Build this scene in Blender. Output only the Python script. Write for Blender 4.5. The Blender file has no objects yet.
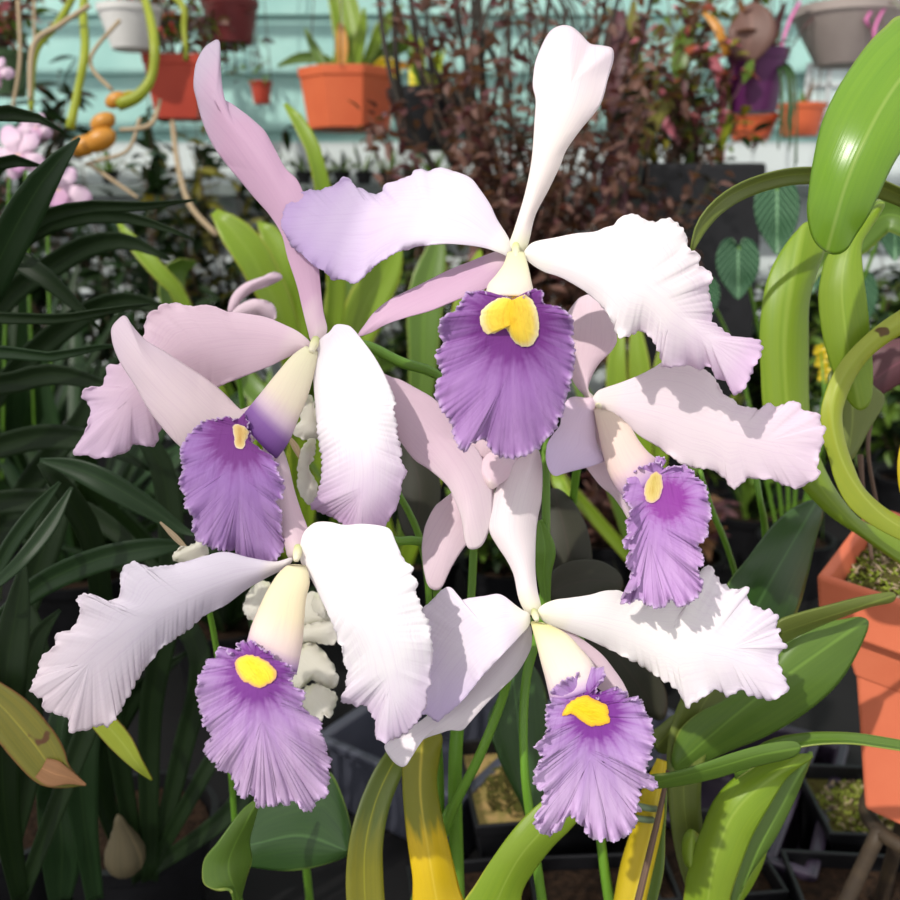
import bpy, bmesh, math, random
import numpy as np
from mathutils import Vector, Matrix
from mathutils.bvhtree import BVHTree
C = bpy.context.scene.collection
rnd = random.Random(7)
FPX = 903.0
PITCH = math.radians(15)
CAM = Vector((0, 0, 1.45))
F = Vector((0, math.cos(PITCH), -math.sin(PITCH)))
R = Vector((1, 0, 0))
U = Vector((0, math.sin(PITCH), math.cos(PITCH)))

def P(x, y, d):
    """point seen at photo position x, y, at distance d metres along the view axis"""
    return CAM + (F + R * ((x - 450) / FPX) + U * ((450 - y) / FPX)) * d
def on_z(x, y, z):
    v = F + R * ((x - 450) / FPX) + U * ((450 - y) / FPX)
    return CAM + v * ((z - CAM.z) / v.z)
def on_y(x, y, Y):
    v = F + R * ((x - 450) / FPX) + U * ((450 - y) / FPX)
    return CAM + v * ((Y - CAM.y) / v.y)
def lin(c):
    c = c / 255.0
    return c / 12.92 if c <= 0.04045 else ((c + 0.055) / 1.055) ** 2.4
def col(r, g, b): return (lin(r), lin(g), lin(b))
def nplin(a):
    a = np.asarray(a, float) / 255.0
    return np.where(a <= 0.04045, a / 12.92, ((a + 0.055) / 1.055) ** 2.4)

# ------------------------------------------------------------------ materials
def new_mat(name):
    m = bpy.data.materials.new(name); m.use_nodes = True
    nt = m.node_tree; nt.nodes.clear()
    return m, nt, nt.nodes, nt.links
def mixc(nt, fac, a, b, mode='MIX'):
    n = nt.nodes.new('ShaderNodeMix'); n.data_type = 'RGBA'; n.blend_type = mode
    for s, v in ((n.inputs[0], fac), (n.inputs[6], a), (n.inputs[7], b)):
        if isinstance(v, bpy.types.NodeSocket): nt.links.new(v, s)
        elif isinstance(v, (int, float)): s.default_value = v
        else: s.default_value = (*v[:3], 1)
    return n.outputs[2]
def ramp(nt, src, a, b):
    n = nt.nodes.new('ShaderNodeMapRange'); n.inputs[1].default_value = a; n.inputs[2].default_value = b
    nt.links.new(src, n.inputs[0]); return n.outputs[0]
def noise(nt, vec, scale, detail=3, rough=0.55):
    n = nt.nodes.new('ShaderNodeTexNoise'); n.inputs['Scale'].default_value = scale
    n.inputs['Detail'].default_value = detail; n.inputs['Roughness'].default_value = rough
    if vec is not None: nt.links.new(vec, n.inputs['Vector'])
    return n.outputs['Fac']
def uvs(nt, sx=1, sy=1, kind='UV'):
    t = nt.nodes.new('ShaderNodeTexCoord'); m = nt.nodes.new('ShaderNodeMapping')
    m.inputs['Scale'].default_value = (sx, sy, 1)
    nt.links.new(t.outputs[kind], m.inputs['Vector']); return m.outputs['Vector']
def finish(m, nt, color, rough=0.5, transl=0.0, spec=0.4, bump=None, bstr=0.2, bdist=0.001, sheen=0, tcol=None, metal=0):
    b = nt.nodes.new('ShaderNodeBsdfPrincipled'); o = nt.nodes.new('ShaderNodeOutputMaterial')
    if isinstance(color, bpy.types.NodeSocket): nt.links.new(color, b.inputs['Base Color'])
    else: b.inputs['Base Color'].default_value = (*color, 1)
    if isinstance(rough, bpy.types.NodeSocket): nt.links.new(rough, b.inputs['Roughness'])
    else: b.inputs['Roughness'].default_value = rough
    b.inputs['Specular IOR Level'].default_value = spec
    b.inputs['Metallic'].default_value = metal
    if sheen:
        b.inputs['Sheen Weight'].default_value = sheen; b.inputs['Sheen Roughness'].default_value = 0.4
    out = b.outputs[0]
    if bump is not None:
        bn = nt.nodes.new('ShaderNodeBump'); bn.inputs['Strength'].default_value = bstr; bn.inputs['Distance'].default_value = bdist
        nt.links.new(bump, bn.inputs['Height']); nt.links.new(bn.outputs[0], b.inputs['Normal'])
    if transl:
        t = nt.nodes.new('ShaderNodeBsdfTranslucent'); mx = nt.nodes.new('ShaderNodeMixShader')
        tc = tcol if tcol is not None else color
        if isinstance(tc, bpy.types.NodeSocket): nt.links.new(tc, t.inputs[0])
        else: t.inputs[0].default_value = (*tc, 1)
        mx.inputs[0].default_value = transl
        nt.links.new(b.outputs[0], mx.inputs[1]); nt.links.new(t.outputs[0], mx.inputs[2]); out = mx.outputs[0]
    nt.links.new(out, o.inputs[0]); return m

def petal_mat(name, vein=(170, 130, 190), vamt=0.25, transl=0.3, bstr=0.35, rough=0.55, vs=60):
    m, nt, N, L = new_mat(name)
    a = N.new('ShaderNodeVertexColor'); a.layer_name = 'Col'
    v = noise(nt, uvs(nt, vs, 2.2), 1.0, 5, 0.6)
    f = ramp(nt, v, 0.5, 0.78)
    mu = N.new('ShaderNodeMath'); mu.operation = 'MULTIPLY'; mu.inputs[1].default_value = vamt; L.new(f, mu.inputs[0])
    c = mixc(nt, mu.outputs[0], a.outputs[0], col(*vein), 'MULTIPLY')
    bb = noise(nt, uvs(nt, vs * 0.7, 4), 1.0, 4)
    return finish(m, nt, c, rough, transl, 0.25, bb, bstr, 0.0012, sheen=0.15)
M = {}
M['petal'] = petal_mat('petal_white', (222, 200, 228), 0.3, 0.3, 0.12)
M['lip'] = petal_mat('lip_purple', (196, 160, 200), 0.45, 0.2, 0.28, 0.6, 40)
M['tube'] = petal_mat('tube_cream', (230, 200, 230), 0.2, 0.3, 0.15)
M['throat'] = petal_mat('throat_yellow', (225, 150, 60), 0.5, 0.1, 0.4, 0.55, 20)
M['creamflower'] = petal_mat('cream_flower', (220, 220, 190), 0.2, 0.3, 0.3)

def leaf_mat(name, c, c2=None, rib=None, rough=0.38, transl=0.22, edge=None, spec=0.45, spots=0.0, grad=None):
    m, nt, N, L = new_mat(name)
    c2 = c2 or tuple(int(v * 0.72) for v in c)
    t = N.new('ShaderNodeTexCoord')
    f = ramp(nt, noise(nt, uvs(nt, 26, 1.2), 1.0, 4), 0.35, 0.7)
    base = mixc(nt, f, col(*c), col(*c2))
    g = ramp(nt, noise(nt, uvs(nt, 1, 1, 'Object'), 18.0, 4), 0.35, 0.75)
    base = mixc(nt, g, base, col(*[int(v * 0.85 + 12) for v in c]))
    sep = N.new('ShaderNodeSeparateXYZ'); L.new(t.outputs['UV'], sep.inputs[0])
    if grad:
        wv = noise(nt, uvs(nt, 6, 3), 1.0, 3)
        ad = N.new('ShaderNodeMath'); ad.operation = 'MULTIPLY_ADD'; ad.inputs[1].default_value = .35; L.new(wv, ad.inputs[0]); L.new(sep.outputs[1], ad.inputs[2])
        base = mixc(nt, ramp(nt, ad.outputs[0], grad[1], grad[2]), base, col(*grad[0]))
    ab = N.new('ShaderNodeMath'); ab.operation = 'SUBTRACT'; ab.inputs[1].default_value = 0.5; L.new(sep.outputs[0], ab.inputs[0])
    ab2 = N.new('ShaderNodeMath'); ab2.operation = 'ABSOLUTE'; L.new(ab.outputs[0], ab2.inputs[0])
    rb = ramp(nt, ab2.outputs[0], 0.03, 0.005)
    mm = N.new('ShaderNodeMath'); mm.operation = 'MULTIPLY'; mm.inputs[1].default_value = 0.45; L.new(rb, mm.inputs[0])
    base = mixc(nt, mm.outputs[0], base, col(*(rib or tuple(min(255, int(v * 1.25 + 15)) for v in c))))
    if edge:
        e = ramp(nt, ab2.outputs[0], 0.455, 0.497)
        base = mixc(nt, e, base, col(*edge))
    if spots:
        s = ramp(nt, noise(nt, uvs(nt, 1, 1, 'Object'), 90.0, 2), 0.72 - spots, 0.76 - spots)
        base = mixc(nt, s, base, col(90, 55, 25))
    bb = noise(nt, uvs(nt, 50, 1.0), 1.0, 3)
    return finish(m, nt, base, rough, transl, spec, bb, 0.12, 0.001,
                  tcol=col(*[min(255, int(v * k)) for v, k in zip(c, (1.35, 1.3, 0.7))]))
M['leaf_bright'] = leaf_mat('leaf_bright', (132, 158, 38), (114, 146, 34), (156, 178, 74), 0.42, 0.25, (170, 170, 60))
M['leaf_big'] = leaf_mat('leaf_big', (112, 152, 30), (100, 142, 28), (158, 180, 90), 0.28, 0.22, (150, 165, 60), spec=0.6)
M['leaf_mid'] = leaf_mat('leaf_mid', (96, 126, 44), (80, 112, 40), None, 0.4, 0.22, (140, 155, 70))
M['leaf_olive'] = leaf_mat('leaf_olive', (112, 124, 50), (92, 108, 44), None, 0.45, 0.2)
M['leaf_deep'] = leaf_mat('leaf_deep', (50, 82, 32), (38, 68, 28), (90, 130, 70), 0.34, 0.12, (120, 150, 70), spec=0.55)
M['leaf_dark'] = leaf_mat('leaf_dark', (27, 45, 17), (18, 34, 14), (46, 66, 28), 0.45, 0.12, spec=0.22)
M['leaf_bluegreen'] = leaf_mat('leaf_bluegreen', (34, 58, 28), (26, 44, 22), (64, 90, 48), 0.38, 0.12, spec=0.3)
M['leaf_reverse'] = leaf_mat('leaf_reverse', (44, 44, 28), (36, 36, 24), (60, 48, 42), 0.5, 0.1)
M['leaf_yellow'] = leaf_mat('leaf_yellow', (214, 186, 30), (196, 170, 30), (225, 205, 80), 0.42, 0.25, spots=0.02)
M['leaf_halfyellow'] = leaf_mat('leaf_halfyellow', (228, 192, 20), (214, 176, 24), (235, 210, 80), 0.42, 0.25, (190, 140, 30), spots=0.02, grad=((124, 124, 36), .60, .72))
M['leaf_halfolive'] = leaf_mat('leaf_halfolive', (140, 136, 28), (124, 124, 30), None, 0.42, 0.2, grad=((84, 98, 38), .45, .75))
M['bulb_dark'] = leaf_mat('bulb_dark', (84, 74, 50), (60, 56, 36), None, 0.7, 0.0)
M['leaf_yellowgreen'] = leaf_mat('leaf_yellowgreen', (150, 165, 40), (170, 172, 44), (180, 190, 90), 0.45, 0.25, (110, 80, 30), spots=0.05)
M['leaf_rust'] = leaf_mat('leaf_rust', (128, 120, 34), (84, 96, 34), None, 0.5, 0.2, (120, 76, 40), spots=0.08)
M['leaf_withered'] = leaf_mat('leaf_withered', (150, 105, 66), (120, 84, 52), None, 0.7, 0.15)
M['leaf_copper'] = leaf_mat('leaf_copper', (118, 84, 74), (88, 62, 56), None, 0.55, 0.2)
M['leaf_maroon'] = leaf_mat('leaf_maroon', (96, 50, 62), (76, 62, 44), None, 0.5, 0.2)
M['leaf_pink'] = leaf_mat('leaf_pink', (200, 110, 130), (170, 90, 100), None, 0.5, 0.3)
M['stem_green'] = leaf_mat('stem_green', (110, 156, 50), (96, 142, 42), None, 0.35, 0.1)
M['stem_dark'] = leaf_mat('stem_dark', (40, 74, 28), (34, 62, 26), None, 0.4, 0.05)
M['stem_brown'] = leaf_mat('stem_brown', (96, 72, 56), (70, 52, 42), None, 0.75, 0.0)
M['root_dark'] = leaf_mat('root_dark', (46, 38, 30), (30, 28, 22), None, 0.7, 0.0)
M['root_tan'] = leaf_mat('root_tan', (170, 150, 120), (140, 120, 92), None, 0.8, 0.0)
M['bulb_orange'] = leaf_mat('bulb_orange', (200, 140, 44), (180, 110, 34), None, 0.4, 0.1)

def plain(name, c, c2=None, rough=0.6, scale=20, spec=0.3, bstr=0.1, bdist=0.002, metal=0, transl=0):
    m, nt, N, L = new_mat(name)
    n = noise(nt, uvs(nt, 1, 1, 'Object'), scale, 5)
    f = ramp(nt, n, 0.35, 0.7)
    base = mixc(nt, f, col(*c), col(*(c2 or tuple(int(v * 0.85) for v in c))))
    return finish(m, nt, base, rough, transl, spec, n, bstr, bdist, metal=metal)
M['terracotta'] = plain('terracotta', (206, 112, 80), (194, 98, 68), 0.55, 14)
M['redpot'] = plain('red_plastic', (176, 66, 46), (160, 56, 40), 0.5, 10)
M['orangepot'] = plain('orange_plastic', (212, 106, 66), (200, 92, 56), 0.5, 10)
M['whitepot'] = plain('white_plastic', (214, 212, 208), (190, 188, 184), 0.5, 10)
M['greybowl'] = plain('grey_bowl', (168, 156, 150), (150, 138, 134), 0.6, 10)
M['purplepot'] = plain('purple_plastic', (88, 34, 84), (76, 28, 72), 0.4, 10)
M['maroonpot'] = plain('maroon_plastic', (116, 44, 44), (96, 38, 40), 0.5, 10)
M['blackpot'] = plain('black_plastic', (18, 18, 20), (26, 26, 29), 0.4, 30, 0.3)
M['greytray'] = plain('grey_tray', (74, 76, 88), (60, 62, 74), 0.4, 12, 0.5)
M['purpletray'] = plain('dark_purple_tray', (54, 44, 60), (44, 36, 52), 0.4, 12, 0.5)
M['soil'] = plain('soil', (52, 38, 28), (24, 18, 14), 0.95, 140, 0.1, 0.9, 0.004)
M['bark'] = plain('bark_mix', (176, 146, 96), (112, 112, 52), 0.9, 90, 0.1, 0.9, 0.006)
M['mossmat'] = plain('moss', (84, 84, 38), (52, 40, 24), 0.95, 160, 0.1, 0.9, 0.004)
M['mosstuft'] = plain('moss_tuft', (138, 148, 60), (96, 112, 40), 0.9, 200, 0.1)
M['rod'] = plain('brown_rod', (66, 54, 40), (44, 36, 30), 0.6, 60, 0.3)
M['greenpot'] = plain('green_plastic', (70, 96, 60), None, 0.5, 10)
M['wire'] = plain('wire', (120, 116, 108), (90, 88, 84), 0.4, 60, 0.5, metal=0.6)
M['tie'] = plain('green_tie', (108, 126, 96), (88, 104, 78), 0.5, 60)
M['tag'] = plain('yellow_tag', (240, 220, 60), None, 0.5)
M['bench'] = plain('bench_top', (18, 17, 18), (12, 12, 13), 0.8, 20)
M['ledge'] = plain('ledge_wood', (120, 130, 128), (98, 106, 104), 0.7, 20)
M['floor'] = plain('floor_concrete', (96, 92, 86), (80, 76, 70), 0.9, 8)
M['cloth'] = plain('shade_cloth', (40, 46, 42), None, 0.9, 60)
M['glass_bright'] = plain('window_pane', (205, 222, 220), None, 0.15, 4, 0.6)
M['framewhite'] = plain('white_frame', (200, 204, 204), None, 0.5)
M['pinkthread'] = plain('pink_ribbon', (216, 120, 176), None, 0.5)

def added_shade_net():
    m, nt, N, L = new_mat('added_shade_net')  # half see-through material for the added panel that dims the sun at left
    d = N.new('ShaderNodeBsdfDiffuse'); d.inputs[0].default_value = (.5, .52, .5, 1); t = N.new('ShaderNodeBsdfTransparent'); mx = N.new('ShaderNodeMixShader'); o = N.new('ShaderNodeOutputMaterial')
    mx.inputs[0].default_value = 0.45; L.new(t.outputs[0], mx.inputs[1]); L.new(d.outputs[0], mx.inputs[2]); L.new(mx.outputs[0], o.inputs[0]); return m
M['net'] = added_shade_net()
def siding():
    m, nt, N, L = new_mat('mint_siding')
    t = N.new('ShaderNodeTexCoord'); s = N.new('ShaderNodeSeparateXYZ'); L.new(t.outputs['Object'], s.inputs[0])
    n = noise(nt, uvs(nt, 1, 1, 'Object'), 5.0, 5)
    f = ramp(nt, n, 0.35, 0.7)
    c = mixc(nt, f, col(168, 208, 200), col(140, 186, 180))
    low = N.new('ShaderNodeMath'); low.operation = 'LESS_THAN'; low.inputs[1].default_value = 1.60; L.new(s.outputs[2], low.inputs[0])
    c = mixc(nt, low.outputs[0], c, col(196, 204, 204))
    return finish(m, nt, c, 0.6, 0, 0.3, n, 0.1, 0.002)
M['siding'] = siding()

# ------------------------------------------------------------------ object helpers
def empty(name, loc, label=None, cat=None, group=None):
    o = bpy.data.objects.new(name, None); C.objects.link(o); o.location = loc
    o.empty_display_size = 0.02
    if label: o['label'] = label
    if cat: o['category'] = cat
    if group: o['group'] = group
    return o
def tag(o, label=None, cat=None, group=None, kind=None):
    if label: o['label'] = label
    if cat: o['category'] = cat
    if group: o['group'] = group
    if kind: o['kind'] = kind
    return o
def world_of(o):
    v = Vector((0, 0, 0))
    while o is not None: v = v + o.location; o = o.parent
    return v
def mesh_obj(name, verts, faces, mat, parent=None, uv=None, cols=None, smooth=True, thick=0, offset=0, origin=None):
    off = world_of(parent) if parent is not None else (origin or Vector((0, 0, 0)))
    vs = np.asarray([tuple(v) for v in verts], float) - np.array(off)
    me = bpy.data.meshes.new(name)
    me.from_pydata(vs.tolist(), [], faces); me.validate(); me.update()
    if smooth: me.polygons.foreach_set('use_smooth', [True] * len(me.polygons))
    li = np.zeros(len(me.loops), int); me.loops.foreach_get('vertex_index', li)
    if uv is not None:
        l = me.uv_layers.new(name='UVMap'); l.data.foreach_set('uv', np.asarray(uv, float)[li].ravel())
    if cols is not None:
        a = me.color_attributes.new('Col', 'FLOAT_COLOR', 'POINT')
        c4 = np.ones((len(vs), 4)); c4[:, :3] = cols; a.data.foreach_set('color', c4.ravel())
    me.materials.append(mat)
    o = bpy.data.objects.new(name, me); C.objects.link(o)
    if parent is not None: o.parent = parent
    else: o.location = off
    if thick:
        s = o.modifiers.new('thick', 'SOLIDIFY'); s.thickness = thick; s.offset = offset
    return o
def cr(pts, n, closed=False):
    """Catmull-Rom through pts, n samples spaced evenly by length"""
    p = np.asarray(pts, float); k = len(p)
    out = []
    seg = k if closed else k - 1
    for i in range(seg):
        if closed: a, b, c, d = p[(i - 1) % k], p[i], p[(i + 1) % k], p[(i + 2) % k]
        else: a, b, c, d = p[max(i - 1, 0)], p[i], p[i + 1], p[min(i + 2, k - 1)]
        for t in np.linspace(0, 1, 12, endpoint=False):
            out.append(0.5 * ((2 * b) + (-a + c) * t + (2 * a - 5 * b + 4 * c - d) * t * t + (-a + 3 * b - 3 * c + d) * t ** 3))
    out.append(p[0] if closed else p[-1])
    out = np.array(out)
    L = np.r_[0, np.cumsum(np.linalg.norm(np.diff(out[:, :2] if out.shape[1] > 3 or True else out, axis=0), axis=1))]
    L += np.arange(len(L)) * 1e-9
    s = np.linspace(0, L[-1], n, endpoint=not closed)
    return np.stack([np.interp(s, L, out[:, j]) for j in range(out.shape[1])], 1)
def wob(t, seed, octs=((1, 1.0), (2.3, 0.6), (5.1, 0.35))):
    """irregular waves: each octave is a band of close frequencies, so no comb-like repeat"""
    g = np.random.RandomState(seed); v = np.zeros_like(t)
    for f, a in octs:
        for q in range(4): v += a * .62 * np.sin(t * f * (.55 + .95 * g.rand()) + g.rand() * 6.28)
    return v

Fv, Rv, Uv, Cv = (np.array(v) for v in (F, R, U, CAM))
def PW(xy, d):
    return Cv + (Fv[None] + Rv[None] * ((xy[:, 0] - 450) / FPX)[:, None] + Uv[None] * ((450 - xy[:, 1]) / FPX)[:, None]) * d[:, None]

def patch(name, outline, spine, base, D, cup=0.0, tilt=0.0, mat=None, parent=None, colfn=None, ruf=0.0, rf=0.35, teeth=0.0, tf=0.9,
          rstart=0.25, step=2.0, M_=14, seed=1, thick=0.0005, drape=None, uvpolar=None, pw=2.0, label=None, lean=0.85, fineamp=0.22):
    """A petal or leaf blade. outline: its edge; spine: its midrib from base to tip; D: how far (cm) each midrib point lies behind
    the distance base (m); cup / tilt (cm): how far the two edges lie behind the midrib together / to opposite sides."""
    o = np.asarray(outline, float)
    per = np.sum(np.linalg.norm(np.diff(np.vstack([o, o[:1]]), axis=0), axis=1))
    n = max(40, int(per / step))
    O = cr(o, n, True)
    K = 80
    S = cr([(x, y) for x, y in spine], K)
    Dk = np.interp(np.linspace(0, 1, K), np.linspace(0, 1, len(D)), D)
    Dk = np.convolve(np.pad(Dk, 8, 'edge'), np.ones(17) / 17, 'valid')
    d2 = ((O[:, None, :] - S[None]) ** 2).sum(2)
    sg = d2.argmin(1).astype(float)
    w = max(4, int(n * .022))
    for _ in range(3):
        sg = np.convolve(np.r_[sg[-w:], sg, sg[:w]], np.ones(2 * w + 1) / (2 * w + 1), 'valid')
    i0 = int(sg.argmin()); z = np.roll(sg, -i0); im = int(z.argmax())
    z[:im + 1] = np.maximum.accumulate(z[:im + 1]); z[im:] = np.maximum.accumulate(z[im:][::-1])[::-1]
    sg = np.roll(z, i0)
    uo = sg / (K - 1)
    nq = max(8, n // 6)
    q = np.round(uo * lean * (nq - 1)).astype(int); sg = sg * lean
    u = uo
    Sx = np.stack([np.interp(sg, np.arange(K), S[:, j]) for j in (0, 1)], 1)
    Dx = np.interp(sg, np.arange(K), Dk)
    cupx = np.interp(u, np.linspace(0, 1, len(cup)), cup) if hasattr(cup, '__len__') else np.full(n, cup)
    tilx = np.interp(u, np.linspace(0, 1, len(tilt)), tilt) if hasattr(tilt, '__len__') else np.full(n, tilt)
    T = np.gradient(S, axis=0); Tx = np.stack([np.interp(sg, np.arange(K), T[:, j]) for j in (0, 1)], 1)
    V = O - Sx
    cross = Tx[:, 0] * V[:, 1] - Tx[:, 1] * V[:, 0]
    side = cross / (np.linalg.norm(Tx, axis=1) * np.linalg.norm(V, axis=1) + 1e-6)
    wt = np.clip((u - rstart) / 0.25, 0, 1)
    arc = np.arange(n) * (per / n)
    if teeth:
        nrm = np.gradient(np.vstack([O[-1:], O, O[:1]]), axis=0)[1:-1]
        nn = np.stack([nrm[:, 1], -nrm[:, 0]], 1); nn /= np.linalg.norm(nn, axis=1)[:, None] + 1e-9
        k = np.round(per * tf / 6.283) * 6.283 / per
        O = O + nn * (teeth * wt * wob(arc * k, seed, ((1, .7), (2.1, .5), (0.43, .5))))[:, None]
    k = rf
    rufw = wob(arc * k, seed + 5, ((1, 1), (1.9, .5), (0.37, .4)))
    rufw[-6:] *= np.linspace(1, 0, 6); rufw[:6] *= np.linspace(0, 1, 6)
    slow = wob(arc * k * 0.4, seed + 3, ((1, 1), (1.6, .6)))
    fine = wob(arc * k * 2.6, seed + 9, ((1, 1), (1.7, .6)))
    verts, uv, px, rr, uu = [], [], [], [], []
    for j in range(M_ + 1):
        r = (j / M_) ** 0.85
        qq = Sx + (O - Sx) * r
        Dr = np.interp((u * lean + (u - u * lean) * r) * (K - 1), np.arange(K), Dk)
        d = Dr + cupx * r ** pw + tilx * side * r + ruf * wt * (0.6 * slow * r ** 3.5 + 0.7 * rufw * r ** 13 + fineamp * fine * r ** 18)
        ur = u * lean + (u - u * lean) * r
        verts.append(PW(qq, base + d / 100.0))
        uv.append(np.stack([0.5 + 0.5 * r * side, ur], 1)); px.append(qq); rr.append(np.full(n, r)); uu.append(ur)
    verts = np.vstack(verts); uv = np.vstack(uv); px = np.vstack(px); rr = np.concatenate(rr); uu = np.concatenate(uu)
    # midrib nearness drawn out so streaks run lengthwise
    if uvpolar is not None:
        dx = px[:, 0] - uvpolar[0]; dy = px[:, 1] - uvpolar[1]
        uv = np.stack([np.arctan2(dx, np.abs(dy) * 0.6 + 40) / 2.0 + 0.5, np.hypot(dx, dy) / 80.0], 1)
    first = {}
    for i in range(n): first.setdefault(int(q[i]), []).append(i)
    rep = list(range(n))
    for idx in first.values():
        verts[idx] = verts[idx].mean(0); uv[idx] = uv[idx].mean(0)
        for i in idx: rep[i] = idx[0]
    faces = []
    for j in range(M_):
        for i in range(n):
            a, b = (rep[i], rep[(i + 1) % n]) if j == 0 else (j * n + i, j * n + (i + 1) % n)
            c, e = (j + 1) * n + (i + 1) % n, (j + 1) * n + i
            faces.append((a, e, c, b) if a != b else (a, e, c))
    if drape is not None:
        tgt, lift, puff = drape
        tree = tgt
        for i in range(len(verts)):
            dr = Vector(verts[i] - Cv); dr.normalize()
            h = tree.ray_cast(Vector(Cv), dr)
            if h[0] is not None:
                verts[i] = np.array(h[0]) - np.array(dr) * (lift + puff * (1 - rr[i] ** 2))
    cols = None
    if colfn is not None: cols = colfn(px, rr, uu, (uv[:, 0] - 0.5) * 2)
    ob = mesh_obj(name, verts, faces, mat, parent, uv, cols, thick=thick)
    if label: ob['label'] = label
    ob_v = verts
    return ob, verts, faces

def lerp3(t, stops):
    """stops: [(t, (r,g,b) srgb)]"""
    ts = [s[0] for s in stops]; cs = nplin([s[1] for s in stops])
    return np.stack([np.interp(t, ts, cs[:, k]) for k in range(3)], 1)
def petal_col(base=(240, 236, 222), mid=(238, 228, 236), tip=(226, 200, 226), edge=None, s=0.55):
    def f(px, r, u, v):
        t = np.clip(u * 0.9 + 0.15 * r ** 2 * u + 0.02 * np.sin(px[:, 0] * 0.21 + px[:, 1] * 0.13), 0, 1)
        c = lerp3(t, [(0, base), (0.12, mid), (s, mid), (1, tip)])
        if edge is not None:
            w = (np.clip((r - 0.6) / 0.4, 0, 1) ** 1.5 * np.clip(u * 2, 0, 1))[:, None]
            c = c * (1 - w * 0.8) + nplin([edge]) * w * 0.8
        return c
    return f
def lip_col(tc, R1, R2, dark=(96, 34, 136), mid=(156, 108, 186), light=(196, 158, 210), rim=(214, 188, 226), sx=1.0):
    def f(px, r, u, v):
        ang = np.arctan2(px[:, 0] - tc[0], px[:, 1] - tc[1])
        d = np.hypot((px[:, 0] - tc[0]) / sx, px[:, 1] - tc[1])
        d = d * (1 + 0.10 * np.sin(ang * 17 + 1) + 0.07 * np.sin(ang * 41) + 0.04 * np.sin(ang * 83))
        c = lerp3(d, [(0, dark), (R1 * 0.75, dark), (R1, tuple((a + 2 * b) / 3 for a, b in zip(dark, mid))), (R1 * 1.35, mid), (R2, light)])
        w = np.clip((r - 0.93) / 0.07, 0, 1)[:, None]
        return c * (1 - 0.7 * w) + nplin([rim]) * 0.7 * w
    return f
def throat_col(c1=(236, 196, 44), c2=(240, 210, 80), edge=(240, 225, 180)):
    def f(px, r, u, v):
        c = lerp3(r, [(0, c1), (0.75, c2), (1, edge)])
        return c
    return f

def tube_mesh(name, Le, Re, base, D, mat, parent, colstops, flat=0.8, n=20, k=28, open_front=0.0, seed=0, thick=0.0004):
    """A rolled, open tube between its two side edges, round in section"""
    Lc = cr(Le, n); Rc = cr(Re, n)
    Dk = np.interp(np.linspace(0, 1, n), np.linspace(0, 1, len(D)), D)
    A = PW(Lc, base + Dk / 100); B = PW(Rc, base + Dk / 100)
    verts, uv, cols = [], [], []
    for i in range(n):
        c = (A[i] + B[i]) / 2; s = (B[i] - A[i]) / 2; rad = np.linalg.norm(s)
        fw = Fv * rad * flat
        for j in range(k):
            t = 2 * math.pi * j / k
            bul = 1 + 0.02 * math.sin(3 * t + i * 0.4)
            verts.append(c + s * math.cos(t) * bul + fw * math.sin(t)); uv.append((j / k, i / (n - 1)))
    cols = lerp3(np.repeat(np.linspace(0, 1, n), k), colstops)
    faces = [(i * k + j, i * k + (j + 1) % k, (i + 1) * k + (j + 1) % k, (i + 1) * k + j) for i in range(n - 1) for j in range(k)]
    faces.append(tuple(range(k)))
    return mesh_obj(name, verts, faces, mat, parent, uv, cols, thick=thick)

def rod_geo(pts, rads, k=8, n=None):
    """round stem through world points"""
    p = cr([tuple(a) + (r,) for a, r in zip(pts, rads)], n or max(8, 6 * len(pts)))
    return rod_raw(p[:, :3], p[:, 3], k)
def cr3(pts, n):
    p = np.asarray(pts, float); k = len(p); out = []
    for i in range(k - 1):
        a, b, c, d = p[max(i - 1, 0)], p[i], p[i + 1], p[min(i + 2, k - 1)]
        for t in np.linspace(0, 1, 10, endpoint=False):
            out.append(0.5 * ((2 * b) + (-a + c) * t + (2 * a - 5 * b + 4 * c - d) * t * t + (-a + 3 * b - 3 * c + d) * t ** 3))
    out.append(p[-1]); out = np.array(out)
    L = np.r_[0, np.cumsum(np.linalg.norm(np.diff(out[:, :3], axis=0), axis=1) + 1e-9)]
    s = np.linspace(0, L[-1], n)
    return np.stack([np.interp(s, L, out[:, j]) for j in range(out.shape[1])], 1)
def rod_raw(p, r, k=8):
    verts, faces, uv = [], [], []
    T = np.gradient(p, axis=0); n = len(p)
    T /= np.linalg.norm(T, axis=1)[:, None] + 1e-12
    ref = np.array([0.3, 0.5, 0.8]); ref /= np.linalg.norm(ref)
    if abs(T[0] @ ref) > 0.9: ref = np.array([1.0, 0, 0])
    a = np.cross(T[0], ref); a /= np.linalg.norm(a)
    for i in range(n):
        a = a - T[i] * (a @ T[i]); a /= np.linalg.norm(a) + 1e-12
        b = np.cross(T[i], a)
        for j in range(k):
            t = 2 * math.pi * j / k
            verts.append(p[i] + (a * math.cos(t) + b * math.sin(t)) * r[i]); uv.append((j / k, i / n))
    for i in range(n - 1):
        for j in range(k): faces.append((i * k + j, i * k + (j + 1) % k, (i + 1) * k + (j + 1) % k, (i + 1) * k + j))
    faces.append(tuple(range(k))[::-1]); faces.append(tuple((n - 1) * k + j for j in range(k)))
    return verts, faces, uv
class Geo:
    def __init__(s): s.v, s.f, s.uv = [], [], []
    def add(s, g):
        v, f, uv = g; o = len(s.v)
        s.v.extend([tuple(x) for x in v]); s.f.extend([tuple(i + o for i in q) for q in f]); s.uv.extend([tuple(x) for x in uv])
        return s
    def build(s, name, mat, parent=None, **kw):
        return mesh_obj(name, s.v, s.f, mat, parent, s.uv, **kw)
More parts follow.
